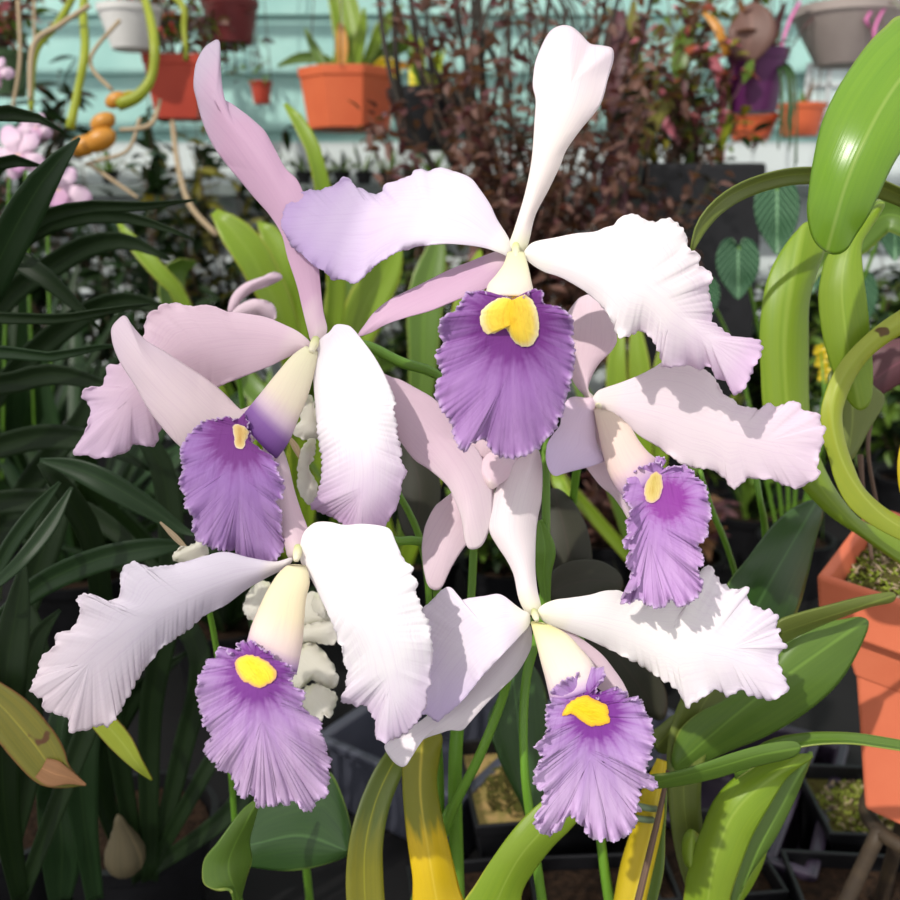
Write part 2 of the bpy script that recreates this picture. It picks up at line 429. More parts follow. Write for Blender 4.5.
def stem(pts, k=8, n=None):
    """pts: (x, y, depth, width in photo pixels)"""
    w = [tuple(P(x, y, d)) + (wd * d / FPX / 2,) for x, y, d, wd in pts]
    p = cr3(w, n or max(12, 7 * len(pts)))
    return rod_raw(p[:, :3], p[:, 3], k)
def rod3(pts, r, k=8, n=None):
    p = cr3([tuple(a) + ((r if isinstance(r, (int, float)) else r[i]),) for i, a in enumerate(pts)], n or max(10, 6 * len(pts)))
    return rod_raw(p[:, :3], p[:, 3], k)
def strap_world(pts, side0, roll=0.0, fold=0.15, n=30, k=6, twist=0.0):
    """pts: rows of (x, y, z, half width); side0: function of the tangent giving the flat direction"""
    p = cr3(pts, n); T = np.gradient(p[:, :3], axis=0); T /= np.linalg.norm(T, axis=1)[:, None] + 1e-12
    verts, faces, uv = [], [], []
    for i in range(n):
        sd = side0(T[i], p[i, :3]); sd = sd / (np.linalg.norm(sd) + 1e-9)
        a = roll + twist * i / (n - 1)
        nn = np.cross(T[i], sd)
        s = sd * math.cos(a) + nn * math.sin(a); nn = np.cross(T[i], s)
        for j in range(k + 1):
            v = -1 + 2 * j / k
            verts.append(p[i, :3] + s * v * p[i, 3] + nn * (abs(v) ** 1.4) * fold * p[i, 3]); uv.append((j / k, i / (n - 1)))
    for i in range(n - 1):
        for j in range(k): q = i * (k + 1) + j; faces.append((q, q + 1, q + k + 2, q + k + 1))
    return verts, faces, uv
def strap(pts, roll=0.0, fold=0.2, n=30, twist=0.0, k=6):
    """pts: (x, y, depth, full width in photo pixels)"""
    w = [tuple(P(x, y, d)) + (wd * d / FPX / 2,) for x, y, d, wd in pts]
    return strap_world(w, lambda T, q: np.cross(T, q - Cv), roll, fold, n, k, twist)
def strap_obj(name, pts, mat, parent, roll=0.0, fold=0.2, n=30, twist=0.0, thick=0.0006, label=None):
    g = strap(pts, roll, fold, n, twist)
    o = mesh_obj(name, g[0], g[1], M[mat], parent, g[2], thick=thick)
    if label: o['label'] = label
    return o

# ------------------------------------------------------------------ pots
def lathe(prof, c, k=40, sides=None, rot=0.0, sq=None):
    """prof: (radius, z) rows; c: centre of base. sides: a polygon instead of a circle"""
    k = sides or k; v, f, uv = [], [], []
    for i, (r, z) in enumerate(prof):
        for j in range(k):
            t = rot + 2 * math.pi * j / k
            v.append((c[0] + r * math.cos(t), c[1] + r * math.sin(t), c[2] + z)); uv.append((j / k, i / len(prof)))
    for i in range(len(prof) - 1):
        for j in range(k): f.append((i * k + j, i * k + (j + 1) % k, (i + 1) * k + (j + 1) % k, (i + 1) * k + j))
    f.append(tuple(range(k))[::-1])
    f.append(tuple((len(prof) - 1) * k + j for j in range(k)))
    return v, f, uv
def pot_profile(rt, rb, h, rim=0.006, rh=0.012, t=0.003):
    return [(rb, 0), (rt - rim * 0.6, h - rh), (rt, h - rh), (rt + rim * .4, h), (rt - t, h), (rt - t - 0.001, h - rh), (rb + (rt - rb) * 0.6 - t, h * 0.6), (0.001, h * 0.6)]
def make_pot(name, c, rt, rb, h, mat, parent, sides=None, rot=0, fill='soil', rim=0.006, rh=0.012, bevel=True, fillname='soil', fh=0.86):
    g = lathe(pot_profile(rt, rb, h, rim, rh), c, 40, sides, rot)
    o = mesh_obj(name, g[0], g[1], M[mat], parent, g[2], smooth=(sides is None))
    if sides is not None:
        b = o.modifiers.new('bev', 'BEVEL'); b.width = 0.002; b.segments = 2; b.limit_method = 'ANGLE'
    else:
        b = o.modifiers.new('es', 'EDGE_SPLIT'); b.split_angle = math.radians(40)
    if fill:
        rr_ = rb + (rt - rb) * fh - 0.004
        n = 14; v, f = [], []; k = sides or 32
        rot_ = rot
        v.append((c[0], c[1], c[2] + h * fh + 0.004))
        for i in range(1, n + 1):
            for j in range(k if sides is None else k * 4):
                kk = k if sides is None else k * 4
                t = rot_ + 2 * math.pi * j / kk
                rad = rr_ * i / n
                if sides:
                    a = (t - rot_) % (2 * math.pi / sides) - math.pi / sides
                    rad *= math.cos(math.pi / sides) / math.cos(a)
                v.append((c[0] + rad * math.cos(t), c[1] + rad * math.sin(t), c[2] + h * fh + rnd.uniform(-.5, .5) * 0.05 * rt * (1 if i < n else 0.2)))
        kk = k if sides is None else k * 4
        for j in range(kk): f.append((0, 1 + j, 1 + (j + 1) % kk))
        for i in range(n - 1):
            for j in range(kk): a = 1 + i * kk; f.append((a + j, a + kk + j, a + kk + (j + 1) % kk, a + (j + 1) % kk))
        s = mesh_obj(fillname, v, f, M[fill], parent, [(0, 0)] * len(v))
    return o


# ================================================================== THE FIVE ORCHID FLOWERS
GRP = 'large lilac-white orchid flowers with purple frilled lips'
W0 = petal_col((236, 232, 205), (242, 234, 238), (226, 202, 228))
PK = petal_col((236, 214, 220), (226, 192, 212), (214, 196, 216), s=0.6)
PKL = petal_col((236, 222, 214), (232, 208, 218), (232, 212, 222))
def flower(pt, label):
    return empty('orchid_flower', P(*pt), label, 'flower', GRP)
def column(fl, x, y, d, w=9, l=14, ang=0.0):
    """the cream knob where the petals meet, above the rolled lip"""
    dx, dy = math.sin(ang) * l, math.cos(ang) * l
    g = stem([(x, y - 1, d + 0.004, w * .7), (x + dx * .4, y + dy * .4, d + 0.001, w * .8), (x + dx * .9, y + dy * .9, d - 0.001, w * .5)], 12, 16)
    return mesh_obj('column', g[0], g[1], M['tube'], fl, g[2], cols=lerp3(np.array([q[1] for q in g[2]]), [(0, (216, 224, 150)), (0.5, (238, 236, 196)), (1, (240, 234, 214))]))
def throat(lipdata, parent, outline, spine, colfn=None, puff=0.0006, lift=0.0008, label='deep yellow throat patch', seed=3):
    tree = BVHTree.FromPolygons([Vector(v) for v in lipdata[1]], lipdata[2])
    return patch('throat', outline, spine, 0.3, [0, 0], mat=M['throat'], parent=parent, colfn=colfn or throat_col(), teeth=0.35, tf=0.8, rstart=-1,
                 step=1.5, M_=8, seed=seed, thick=0, drape=(tree, lift, puff), label=label)

# ---- top flower
T = flower((515, 256, .315), 'topmost of the big lilac-white orchid flowers, purple lip facing front')
b = .315
T_DORSAL = [(509,247),(515,228),(525,195),(532,160),(535,120),(536,100),(533,85),(535,65),(541,48),(550,32),(561,26),(571,27),(580,34),(590,44),(602,46),(612,49),(613,60),(608,78),(602,100),(595,112),(580,130),(566,150),(560,165),(548,190),(535,215),(529,240),(525,250),(515,254)]
patch('sepal', T_DORSAL, [(516,248),(532,200),(552,140),(568,95),(574,55)], b, [0.2,0.1,0.0,0.3,1.0,2.0], cup=[.15,.35,.5,.9], tilt=[0,.1,.1,.5], mat=M['petal'], parent=T, colfn=petal_col((238,236,205),(246,236,232),(240,226,234)), ruf=.05, rf=.1, seed=11, rstart=.5)
T_LP = [(509,240),(497,220),(490,205),(480,190),(470,178),(455,172),(442,168),(430,171),(418,170),(405,178),(395,182),(385,184),(381,194),(372,193),(362,190),(356,188),(349,178),(342,179),(330,187),(318,191),(308,190),(296,196),(286,208),(281,220),(284,232),(290,243),(297,250),(305,258),(316,266),(325,272),(335,280),(345,280),(355,284),(365,275),(380,262),(395,253),(415,247),(440,244),(465,245),(485,248),(500,253),(510,256)]
patch('petal', T_LP, [(506,250),(460,226),(410,215),(360,222),(300,226)], b, [0.1,.0,.2,.8,1.6,2.0], cup=[.1,.4,.3,.2], tilt=[.1,.7,1.0,1.1], mat=M['petal'], parent=T, colfn=petal_col((242,238,232),(234,224,236),(198,172,216),s=.3), ruf=.28, rf=.11, teeth=.7, tf=.5, seed=12, step=1.6, M_=18)
T_RP = [(527,248),(535,242),(555,238),(575,234),(595,232),(605,228),(615,225),(620,218),(630,214),(638,216),(645,220),(655,222),(663,219),(672,220),(682,228),(686,237),(688,247),(697,252),(700,258),(698,265),(711,272),(712,280),(708,287),(710,298),(712,308),(712,320),(720,328),(733,338),(748,339),(758,340),(762,348),(760,357),(755,366),(750,377),(745,388),(735,395),(732,392),(728,382),(716,378),(714,370),(708,366),(700,370),(690,365),(680,366),(665,367),(660,355),(655,345),(650,336),(640,331),(632,335),(622,337),(616,333),(612,322),(605,310),(590,295),(575,285),(560,277),(545,272),(533,265),(524,256)]
patch('petal', T_RP, [(529,254),(585,260),(640,285),(690,325),(738,362)], b, [0.1,-.3,-.5,-.2,.5,1.0], cup=[.1,.4,.6,.5], tilt=[0,-.1,-.2,-.2], mat=M['petal'], parent=T, colfn=petal_col((244,240,232),(246,238,240),(228,200,228)), ruf=.26, rf=.12, teeth=.8, tf=.6, seed=13, step=1.6, M_=18)
patch('sepal', [(505,250),(490,254),(470,262),(450,270),(430,280),(410,290),(390,300),(375,312),(365,325),(358,336),(370,333),(385,325),(405,318),(430,311),(450,303),(470,295),(487,288),(500,275),(508,262)], [(504,257),(450,285),(400,308),(362,332)], b, [.4,.9,1.4,2.0], cup=.2, tilt=[.2,.6,.5], mat=M['petal'], parent=T, colfn=petal_col((228,204,212),(216,180,206),(222,190,212)), seed=14, rstart=2)
patch('sepal', [(510,262),(500,300),(485,360),(470,430),(462,480),(450,495),(436,506),(428,520),(424,532),(422,550),(424,570),(428,585),(435,590),(442,587),(450,570),(460,553),(470,540),(485,520),(500,470),(520,400),(528,300),(522,262)], [(515,265),(500,360),(480,460),(445,530),(433,582)], b, [.6,2.2,3.2,3.6,3.2], cup=.3, tilt=[.1,.2,.3], mat=M['petal'], parent=T, colfn=PKL, seed=15, rstart=2)
T_LIP = [(487,294),(480,291),(472,292),(465,294),(461,302),(456,308),(453,314),(446,315),(440,320),(439,330),(441,338),(443,345),(438,350),(436,358),(438,366),(443,373),(440,379),(436,382),(435,392),(437,401),(442,411),(448,418),(452,425),(453,435),(458,446),(464,452),(468,446),(475,442),(482,439),(487,442),(490,450),(498,455),(507,459),(518,457),(528,455),(536,450),(543,443),(550,436),(556,428),(558,420),(563,415),(565,402),(569,390),(571,380),(574,365),(575,352),(573,340),(573,325),(572,318),(565,310),(557,308),(548,305),(543,302),(543,294),(538,290),(530,291),(526,296),(515,300),(500,296)]
lp = patch('lip', T_LIP, [(512,300),(511,340),(509,390),(507,430)], b, [-2.4,-2.1,-1.9,-2.0,-1.6], cup=[.1,.5,.7,.3], tilt=[0,.1,.1], mat=M['lip'], parent=T, colfn=lip_col((512,322),46,120,dark=(116,52,132),mid=(150,106,170),light=(170,130,186)), ruf=.17, rf=.24, teeth=.9, tf=.85, rstart=-.6, seed=16, step=1.1, M_=24, lean=.55, fineamp=.4, uvpolar=(512,296), label='purple frilled lip')
throat(lp, lp[0], [(480,316),(481,325),(485,333),(492,334),(500,330),(505,328),(510,335),(514,342),(521,346),(530,346),(536,340),(539,330),(538,315),(535,305),(529,297),(521,294),(512,297),(500,298),(490,303),(483,309)], [(511,300),(511,318),(513,330)], puff=.0025)
tb = tube_mesh('rolled_lip_base', [(508,252),(504,264),(496,276),(488,286),(486,298)], [(524,252),(528,268),(531,280),(533,290),(534,298)], b, [-.1,-.4,-.7,-1.0,-1.2], M['tube'], lp[0], [(0,(236,234,190)),(.6,(244,236,214)),(1,(240,226,220))], flat=.6)
column(T, 516, 246, b - .003, 10, 14)
g = stem([(516,258,.322,8),(528,310,.35,8),(542,400,.365,9),(546,480,.368,9),(543,605,.37,10),(526,680,.375,10),(524,760,.38,9),(532,830,.39,10),(545,920,.42,10)])
mesh_obj('stem', g[0], g[1], M['stem_green'], T, g[2])
g = strap([(548,620,.369,4),(544,575,.367,14),(545,548,.365,20),(540,520,.366,4)], 0, .5)
mesh_obj('bract', g[0], g[1], M['stem_green'], T, g[2], thick=.0005)

# ---- left flower
Lf = flower((316, 346, .325), 'orchid flower at left, tall pink sepal pointing up and purple lip turned left')
b = .325
patch('sepal', [(312,342),(308,330),(303,310),(297,285),(288,258),(282,235),(270,215),(255,198),(240,180),(225,162),(212,143),(203,122),(197,100),(194,85),(196,65),(203,50),(211,43),(219,41),(220,60),(221,80),(223,98),(232,104),(243,112),(255,122),(265,132),(275,150),(285,168),(297,180),(305,198),(312,222),(317,250),(320,280),(323,310),(327,330),(320,343)], [(318,335),(308,280),(290,215),(250,150),(213,100),(209,60)], b, [.6,1.4,1.6,1.7,2.0,2.2], cup=[.1,.1,.6,.5], tilt=[0,-.2,-.5,-.3], mat=M['petal'], parent=Lf, colfn=petal_col((236,218,222),(220,182,208),(212,196,214),s=.7), ruf=.05, rf=.08, seed=21, rstart=.5)
L_LP = [(312,345),(300,333),(285,325),(265,317),(240,313),(225,311),(210,305),(195,306),(180,304),(165,304),(158,305),(157,310),(150,313),(146,320),(142,340),(128,356),(115,365),(108,366),(106,375),(105,380),(98,388),(88,388),(82,391),(82,397),(88,402),(90,412),(88,424),(82,437),(74,452),(82,456),(95,457),(100,459),(112,456),(125,453),(133,445),(145,445),(155,447),(158,435),(162,428),(185,402),(218,387),(240,378),(270,366),(282,360),(295,354),(308,352)]
patch('petal', L_LP, [(306,346),(245,340),(190,350),(150,380),(105,425)], b, [.3,.9,1.5,1.8,1.5,1.2], cup=[.1,.3,.5,.6], tilt=[-.1,-.5,-.5,-.2], mat=M['petal'], parent=Lf, colfn=petal_col((238,220,224),(232,206,220),(226,200,224)), ruf=.15, rf=.12, teeth=.8, tf=.45, seed=22, step=1.6, M_=16)
patch('sepal', [(125,316),(118,320),(112,328),(112,338),(115,350),(122,365),(135,385),(148,408),(163,428),(180,446),(200,458),(235,460),(262,430),(285,400),(312,358),(306,350),(285,372),(262,398),(240,410),(232,402),(220,390),(205,378),(185,365),(165,352),(145,340),(132,326)], [(306,356),(265,410),(220,430),(180,400),(145,362),(122,328)], b, [.3,.3,-.1,-.4,-.5,-.3], cup=[.1,.3,.5,.3], tilt=[0,.3,.4,.2], mat=M['petal'], parent=Lf, colfn=petal_col((236,222,220),(232,214,218),(226,208,220)), seed=23, rstart=2, ruf=0)
L_RP = [(330,332),(336,325),(345,325),(352,328),(362,340),(375,358),(386,378),(393,395),(396,405),(393,407),(396,420),(397,433),(400,445),(402,453),(400,458),(405,468),(406,475),(402,482),(400,495),(395,510),(385,525),(375,535),(362,542),(355,540),(350,532),(340,522),(330,516),(320,512),(311,507),(317,495),(321,480),(322,460),(318,435),(316,410),(314,385),(313,365),(315,348),(322,338)]
patch('petal', L_RP, [(328,340),(346,390),(360,440),(364,480),(360,520)], b, [0,-.6,-1.1,-1.2,-1.0,-.4], cup=[.1,.4,.6,.6], tilt=[0,.1,.2,.2], mat=M['petal'], parent=Lf, colfn=petal_col((240,230,238),(246,240,244),(214,182,218),s=.5), ruf=.06, rf=.17, teeth=.6, tf=.7, seed=24, step=1.4, M_=18)
patch('sepal', [(322,348),(350,358),(388,376),(400,380),(415,388),(435,400),(447,415),(460,440),(475,447),(485,465),(491,485),(492,505),(490,525),(482,545),(470,549),(465,540),(462,520),(455,500),(447,485),(430,470),(415,460),(403,445),(390,425),(360,390),(325,360)], [(328,354),(385,395),(430,432),(465,480),(477,535)], b, [.5,1.0,1.3,1.1,1.0], cup=.35, tilt=[0,-.3,-.3], mat=M['petal'], parent=Lf, colfn=petal_col((232,212,218),(226,200,214),(236,222,226)), seed=25, rstart=2)
L_LIP = [(245,415),(238,419),(228,418),(222,417),(215,420),(205,421),(195,428),(185,440),(180,450),(181,460),(183,470),(179,480),(181,490),(186,498),(184,506),(190,512),(193,520),(193,532),(198,541),(205,545),(213,548),(222,551),(228,550),(237,553),(244,562),(243,573),(247,577),(257,570),(268,566),(278,558),(284,548),(282,535),(281,522),(282,512),(276,503),(283,495),(284,485),(281,477),(277,470),(277,462),(271,457),(265,453),(258,448),(252,446),(250,435)]
lp = patch('lip', L_LIP, [(243,428),(238,460),(240,500),(248,545)], b, [-1.3,-2.2,-2.5,-2.2,-1.4], cup=[.1,.4,.5,.2], tilt=[0,.35,.4,.3], mat=M['lip'], parent=Lf, colfn=lip_col((240,436),36,110,dark=(122,58,136),mid=(160,118,184),light=(184,146,202)), ruf=.2, rf=.26, teeth=1.0, tf=.85, rstart=-.6, seed=26, step=1.1, M_=24, lean=.55, fineamp=.4, uvpolar=(240,424), label='purple frilled lip')
throat(lp, lp[0], [(233,426),(238,424),(245,427),(249,433),(246,440),(245,446),(240,449),(235,446),(234,436)], [(240,428),(240,438),(240,444)], colfn=throat_col((200,160,90),(222,196,130),(226,204,190)), label='small pale yellow throat patch')
tube_mesh('rolled_lip_base', [(306,346),(292,356),(277,374),(262,393),(247,410),(240,418)], [(318,352),(313,375),(306,400),(297,422),(288,442),(276,458)], b, [-.1,-.3,-.5,-.7,-.8,-.8], M['tube'], lp[0], [(0,(240,236,204)),(.55,(240,228,208)),(.72,(224,200,216)),(.82,(150,106,176)),(1,(122,74,154))], flat=.6)
column(Lf, 316, 340, b - .003, 11, 14, -.4)
g = stem([(318,347,.333,8),(345,344,.345,10),(370,347,.352,11),(400,362,.36,11),(440,377,.366,10),(466,420,.372,9),(474,520,.38,9),(468,640,.39,9),(458,720,.40,14),(455,790,.41,15),(458,920,.44,16)])
mesh_obj('stem', g[0], g[1], M['stem_green'], Lf, g[2])

# ---- lower left flower
Bf = flower((296, 556, .305), 'lower left orchid flower, broad white petals and pale lilac lip with bright yellow eye')
b = .305
patch('sepal', [(290,558),(285,545),(278,515),(268,485),(262,455),(268,440),(280,445),(288,465),(294,490),(301,512),(308,532),(306,552)], [(298,552),(290,510),(276,455)], b, [.3,1.2,2.2], cup=.25, tilt=[0,.3,.3], mat=M['petal'], parent=Bf, colfn=PKL, seed=31, rstart=2)
B_LP = [(292,558),(275,562),(250,558),(225,552),(205,556),(185,562),(165,566),(150,567),(140,565),(132,561),(124,568),(120,578),(121,588),(118,597),(110,601),(100,600),(92,595),(84,594),(77,598),(80,610),(77,622),(68,631),(57,633),(55,645),(47,652),(40,660),(38,672),(32,683),(32,692),(42,700),(45,710),(55,714),(66,716),(69,724),(70,732),(80,731),(95,727),(110,724),(117,718),(121,708),(128,698),(138,678),(150,662),(165,645),(185,632),(205,615),(225,605),(245,590),(265,578),(286,567)]
patch('petal', B_LP, [(290,562),(230,580),(170,605),(110,645),(60,688)], b, [.1,-.2,-.2,.2,.9,1.6], cup=[.1,.4,.5,.4], tilt=[0,-.5,-.7,-.7], mat=M['petal'], parent=Bf, colfn=petal_col((238,230,224),(230,222,234),(238,224,232)), ruf=.13, rf=.14, teeth=.9, tf=.5, seed=32, step=1.6, M_=18)
B_RP = [(300,553),(303,535),(310,526),(318,522),(330,522),(345,525),(365,524),(388,528),(395,540),(400,552),(406,562),(413,568),(413,575),(417,582),(416,592),(420,602),(424,615),(429,622),(430,632),(431,640),(433,655),(430,668),(431,678),(427,690),(427,700),(424,710),(418,720),(412,728),(400,736),(390,741),(382,742),(377,738),(375,730),(376,722),(372,715),(365,706),(350,704),(341,701),(345,690),(347,675),(343,655),(335,630),(322,600),(312,580),(303,566)]
patch('petal', B_RP, [(304,558),(340,590),(372,630),(388,675),(394,715)], b, [0,-.3,-.5,-.3,.1,.6], cup=[.1,.3,.5,.5], tilt=[0,.1,.2,.2], mat=M['petal'], parent=Bf, colfn=petal_col((240,232,232),(247,243,246),(230,212,234),s=.65), ruf=.09, rf=.17, teeth=1.0, tf=.6, seed=33, step=1.4, M_=18)
B_LIP = [(246,641),(240,643),(235,652),(230,653),(222,648),(217,650),(213,660),(205,663),(203,672),(197,680),(197,695),(199,708),(203,715),(202,725),(210,731),(212,739),(206,745),(205,755),(214,761),(217,770),(228,771),(231,778),(236,783),(237,791),(241,798),(247,797),(249,792),(255,799),(258,807),(264,807),(267,801),(273,807),(278,806),(280,800),(285,805),(290,805),(293,800),(298,803),(303,809),(307,812),(312,809),(318,800),(326,796),(329,785),(327,775),(331,765),(327,753),(326,743),(321,735),(321,722),(313,718),(307,712),(301,708),(305,698),(300,690),(294,687),(291,679),(295,673),(287,664),(278,662),(272,655),(262,648),(253,643)]
lp = patch('lip', B_LIP, [(255,655),(258,690),(264,730),(272,772)], b, [-2.0,-2.3,-2.2,-2.0,-1.2], cup=[.1,.4,.7,.6], tilt=[0,.15,.2,.2], mat=M['lip'], parent=Bf, colfn=lip_col((257,674),34,100,dark=(124,60,144),mid=(178,140,196),light=(208,178,216)), ruf=.16, rf=.25, teeth=1.3, tf=.75, rstart=-.6, seed=36, step=1.1, M_=24, lean=.55, fineamp=.4, uvpolar=(256,650), label='pale purple lip with toothed edge')
throat(lp, lp[0], [(236,660),(245,655),(255,656),(265,660),(273,667),(277,673),(274,680),(267,685),(259,688),(250,684),(242,680),(236,670)], [(250,662),(257,670),(262,678)], colfn=throat_col((246,206,30),(244,208,60),(214,160,120)))
tube_mesh('rolled_lip_base', [(288,565),(278,574),(268,590),(260,608),(252,626),(246,644)], [(306,566),(309,582),(305,600),(304,622),(302,644),(296,672)], b, [-.1,-.4,-.7,-.9,-1.1,-1.2], M['tube'], lp[0], [(0,(240,232,196)),(.5,(242,228,196)),(.85,(238,218,216)),(.95,(206,172,212)),(1,(160,120,190))], flat=.6)
column(Bf, 298, 548, b - .003, 11, 14, -.15)
g = stem([(299,557,.312,7),(330,546,.33,9),(372,540,.345,9),(400,541,.355,9),(425,546,.362,10),(438,600,.38,9),(436,700,.40,9),(440,800,.42,9),(438,920,.45,9)])
mesh_obj('stem', g[0], g[1], M['stem_green'], Bf, g[2])

# ---- right flower
Rf = flower((594, 402, .345), 'orchid flower at right, shaded wide petal above a folded narrow purple lip')
b = .345
patch('sepal', [(592,405),(584,395),(573,380),(563,350),(565,320),(575,303),(582,297),(592,295),(605,303),(612,320),(617,338),(612,350),(600,362),(592,375),(588,390),(597,400)], [(591,400),(582,370),(585,335),(588,305)], b, [.2,.3,.1,.5], cup=.3, tilt=[0,-.3,-.5], mat=M['petal'], parent=Rf, colfn=PKL, seed=41, rstart=2)
patch('petal', [(594,400),(585,398),(570,398),(562,410),(560,425),(553,435),(547,445),(546,460),(550,472),(556,476),(565,473),(580,469),(595,465),(605,460),(600,450),(596,440),(595,420)], [(588,404),(578,425),(564,458)], b, [0,-.4,-.8], cup=.2, tilt=[0,-.1,-.2], mat=M['petal'], parent=Rf, colfn=petal_col((234,210,222),(230,208,228),(224,206,234),s=.4), ruf=.05, rf=.15, seed=42, rstart=.3)
R_RP = [(593,402),(597,392),(605,388),(620,383),(640,375),(655,367),(665,362),(690,364),(705,370),(716,380),(722,392),(735,402),(745,407),(755,408),(763,410),(768,403),(775,406),(783,406),(790,400),(797,403),(804,410),(815,413),(821,416),(820,423),(825,428),(823,440),(820,450),(818,465),(820,475),(810,482),(800,487),(790,488),(783,484),(770,480),(755,478),(745,480),(735,490),(730,485),(724,478),(712,470),(695,468),(685,465),(672,457),(655,445),(640,436),(625,423),(608,412)]
patch('petal', R_RP, [(598,402),(650,408),(705,424),(755,438),(800,445)], b, [.1,-.1,.1,.4,.7,1.0], cup=[.1,.3,.3,.3], tilt=[0,0,-.1,-.1], mat=M['petal'], parent=Rf, colfn=petal_col((240,230,226),(240,226,232),(234,214,230)), ruf=.16, rf=.13, teeth=.8, tf=.5, seed=43, step=1.6, M_=18)
patch('sepal', [(598,405),(590,430),(584,460),(592,475),(602,487),(612,495),(622,508),(630,520),(634,505),(625,480),(615,450),(608,415)], [(602,410),(603,455),(622,506)], b, [.5,.8,.9], cup=.2, mat=M['petal'], parent=Rf, colfn=PKL, seed=44, rstart=2)
R_LIP = [(655,458),(663,457),(665,462),(658,462),(650,463),(640,468),(630,475),(624,488),(625,500),(630,508),(630,518),(626,525),(628,533),(633,537),(625,541),(624,548),(632,552),(629,558),(626,565),(632,572),(629,577),(635,582),(640,586),(632,590),(623,597),(622,602),(628,604),(638,600),(645,603),(655,608),(663,608),(668,602),(673,601),(680,607),(690,603),(697,597),(702,590),(702,580),(698,570),(704,562),(702,552),(698,547),(703,540),(708,535),(709,520),(711,510),(708,497),(706,487),(700,480),(694,473),(688,468),(680,466),(672,466),(665,469)]
lp = patch('lip', R_LIP, [(653,478),(650,510),(650,545),(655,590)], b, [-1.2,-1.5,-1.9,-2.1,-2.3], cup=[0,-.7,-.8,-.5], tilt=[0,.2,.2,.1], mat=M['lip'], parent=Rf, colfn=lip_col((668,500),22,70,dark=(140,60,152),mid=(172,128,190),light=(192,154,204)), ruf=.3, rf=.33, teeth=1.1, tf=.85, rstart=-.6, seed=46, step=1.1, M_=24, lean=.55, fineamp=.4, uvpolar=(654,474), label='narrow purple frilled lip, folded inwards')
throat(lp, lp[0], [(645,485),(648,478),(655,472),(661,475),(663,485),(660,497),(655,502),(648,502),(644,495)], [(654,477),(653,486),(652,495)], colfn=throat_col((196,174,90),(212,192,120),(206,170,170)), label='dull yellow throat patch')
tube_mesh('rolled_lip_base', [(594,408),(598,430),(603,452),(609,472),(617,488),(626,500)], [(612,412),(628,425),(638,440),(648,452),(657,460),(662,468)], b, [-.1,-.3,-.5,-.6,-.7,-.8], M['tube'], lp[0], [(0,(240,222,204)),(.7,(236,212,206)),(.88,(214,184,208)),(1,(176,132,196))], flat=.6)
column(Rf, 597, 400, b + .001, 9, 10, .3)
g = stem([(596,402,.352,8),(584,430,.40,8),(572,520,.46,8),(580,640,.44,9),(594,760,.395,9),(602,850,.405,10),(613,925,.42,12)])
mesh_obj('stem', g[0], g[1], M['stem_green'], Rf, g[2])

# ---- bottom centre flower
Cf = flower((532, 618, .325), 'bottom centre orchid flower, shadowed left petal and ruffled lip with bright yellow eye')
b = .325
patch('sepal', [(528,614),(522,606),(518,595),(514,575),(507,560),(497,545),(490,532),(489,520),(492,500),(500,482),(510,465),(525,455),(536,448),(541,460),(542,480),(541,500),(538,515),(536,530),(535,550),(535,570),(537,590),(541,608),(536,614)], [(531,608),(525,570),(515,530),(520,495),(532,460)], b, [.3,.7,1.0,1.4,1.6], cup=[.1,.5,.5], tilt=[0,.2,.2], mat=M['petal'], parent=Cf, colfn=petal_col((240,236,210),(238,228,230),(236,218,224)), seed=51, rstart=2)
patch('sepal_fold', [(480,470),(484,458),(492,452),(508,450),(520,456),(514,472),(500,484),(490,488)], [(490,482),(500,465),(512,456)], b, [1.2,1.5,1.9], cup=.2, mat=M['petal'], parent=Cf, colfn=PKL, seed=59, rstart=2)
C_LP = [(529,614),(522,610),(515,605),(505,597),(497,594),(485,596),(470,598),(460,600),(455,592),(450,587),(445,588),(435,597),(427,605),(422,612),(412,640),(405,680),(410,712),(428,715),(437,722),(445,715),(455,708),(465,698),(475,685),(490,668),(505,652),(520,636),(529,625)]
patch('petal', C_LP, [(525,618),(490,628),(460,650),(430,690)], b, [.1,-.1,.3,.9,1.2], cup=[.1,.2,.1,.1], tilt=[0,.5,.9,.9], mat=M['petal'], parent=Cf, colfn=petal_col((240,236,222),(234,224,236),(212,194,226)), ruf=.12, rf=.1, teeth=.4, tf=.4, seed=52, step=1.8)
patch('sepal', [(530,626),(531,645),(525,660),(515,675),(500,690),(485,705),(470,722),(462,730),(450,730),(440,733),(425,738),(415,745),(410,757),(405,766),(398,765),(390,757),(385,745),(400,735),(425,718),(445,700),(480,668),(505,645),(522,628)], [(526,636),(500,670),(455,712),(402,752)], b, [.6,1.2,1.5,1.5], cup=.3, tilt=[0,.5,.5], mat=M['petal'], parent=Cf, colfn=petal_col((232,224,224),(236,228,232),(240,232,238)), seed=53, rstart=2)
patch('sepal', [(548,624),(556,626),(572,633),(587,643),(602,655),(614,670),(624,685),(628,698),(612,696),(595,685),(575,660),(552,635)], [(552,630),(585,655),(620,692)], b, [.5,.9,1.1], cup=.2, mat=M['petal'], parent=Cf, colfn=PKL, seed=54, rstart=2)
C_RP = [(538,612),(543,605),(555,600),(570,598),(590,595),(605,591),(620,591),(640,597),(665,598),(690,595),(700,588),(702,578),(703,570),(706,565),(712,566),(715,575),(722,583),(730,588),(740,590),(747,586),(749,592),(748,600),(757,608),(765,610),(775,612),(778,620),(775,627),(781,630),(779,637),(786,645),(781,650),(778,655),(780,665),(785,680),(788,690),(778,698),(770,700),(755,697),(745,692),(743,688),(735,693),(727,697),(722,692),(715,690),(705,696),(695,702),(687,707),(682,698),(675,688),(660,678),(640,665),(615,652),(590,640),(565,630),(545,622)]
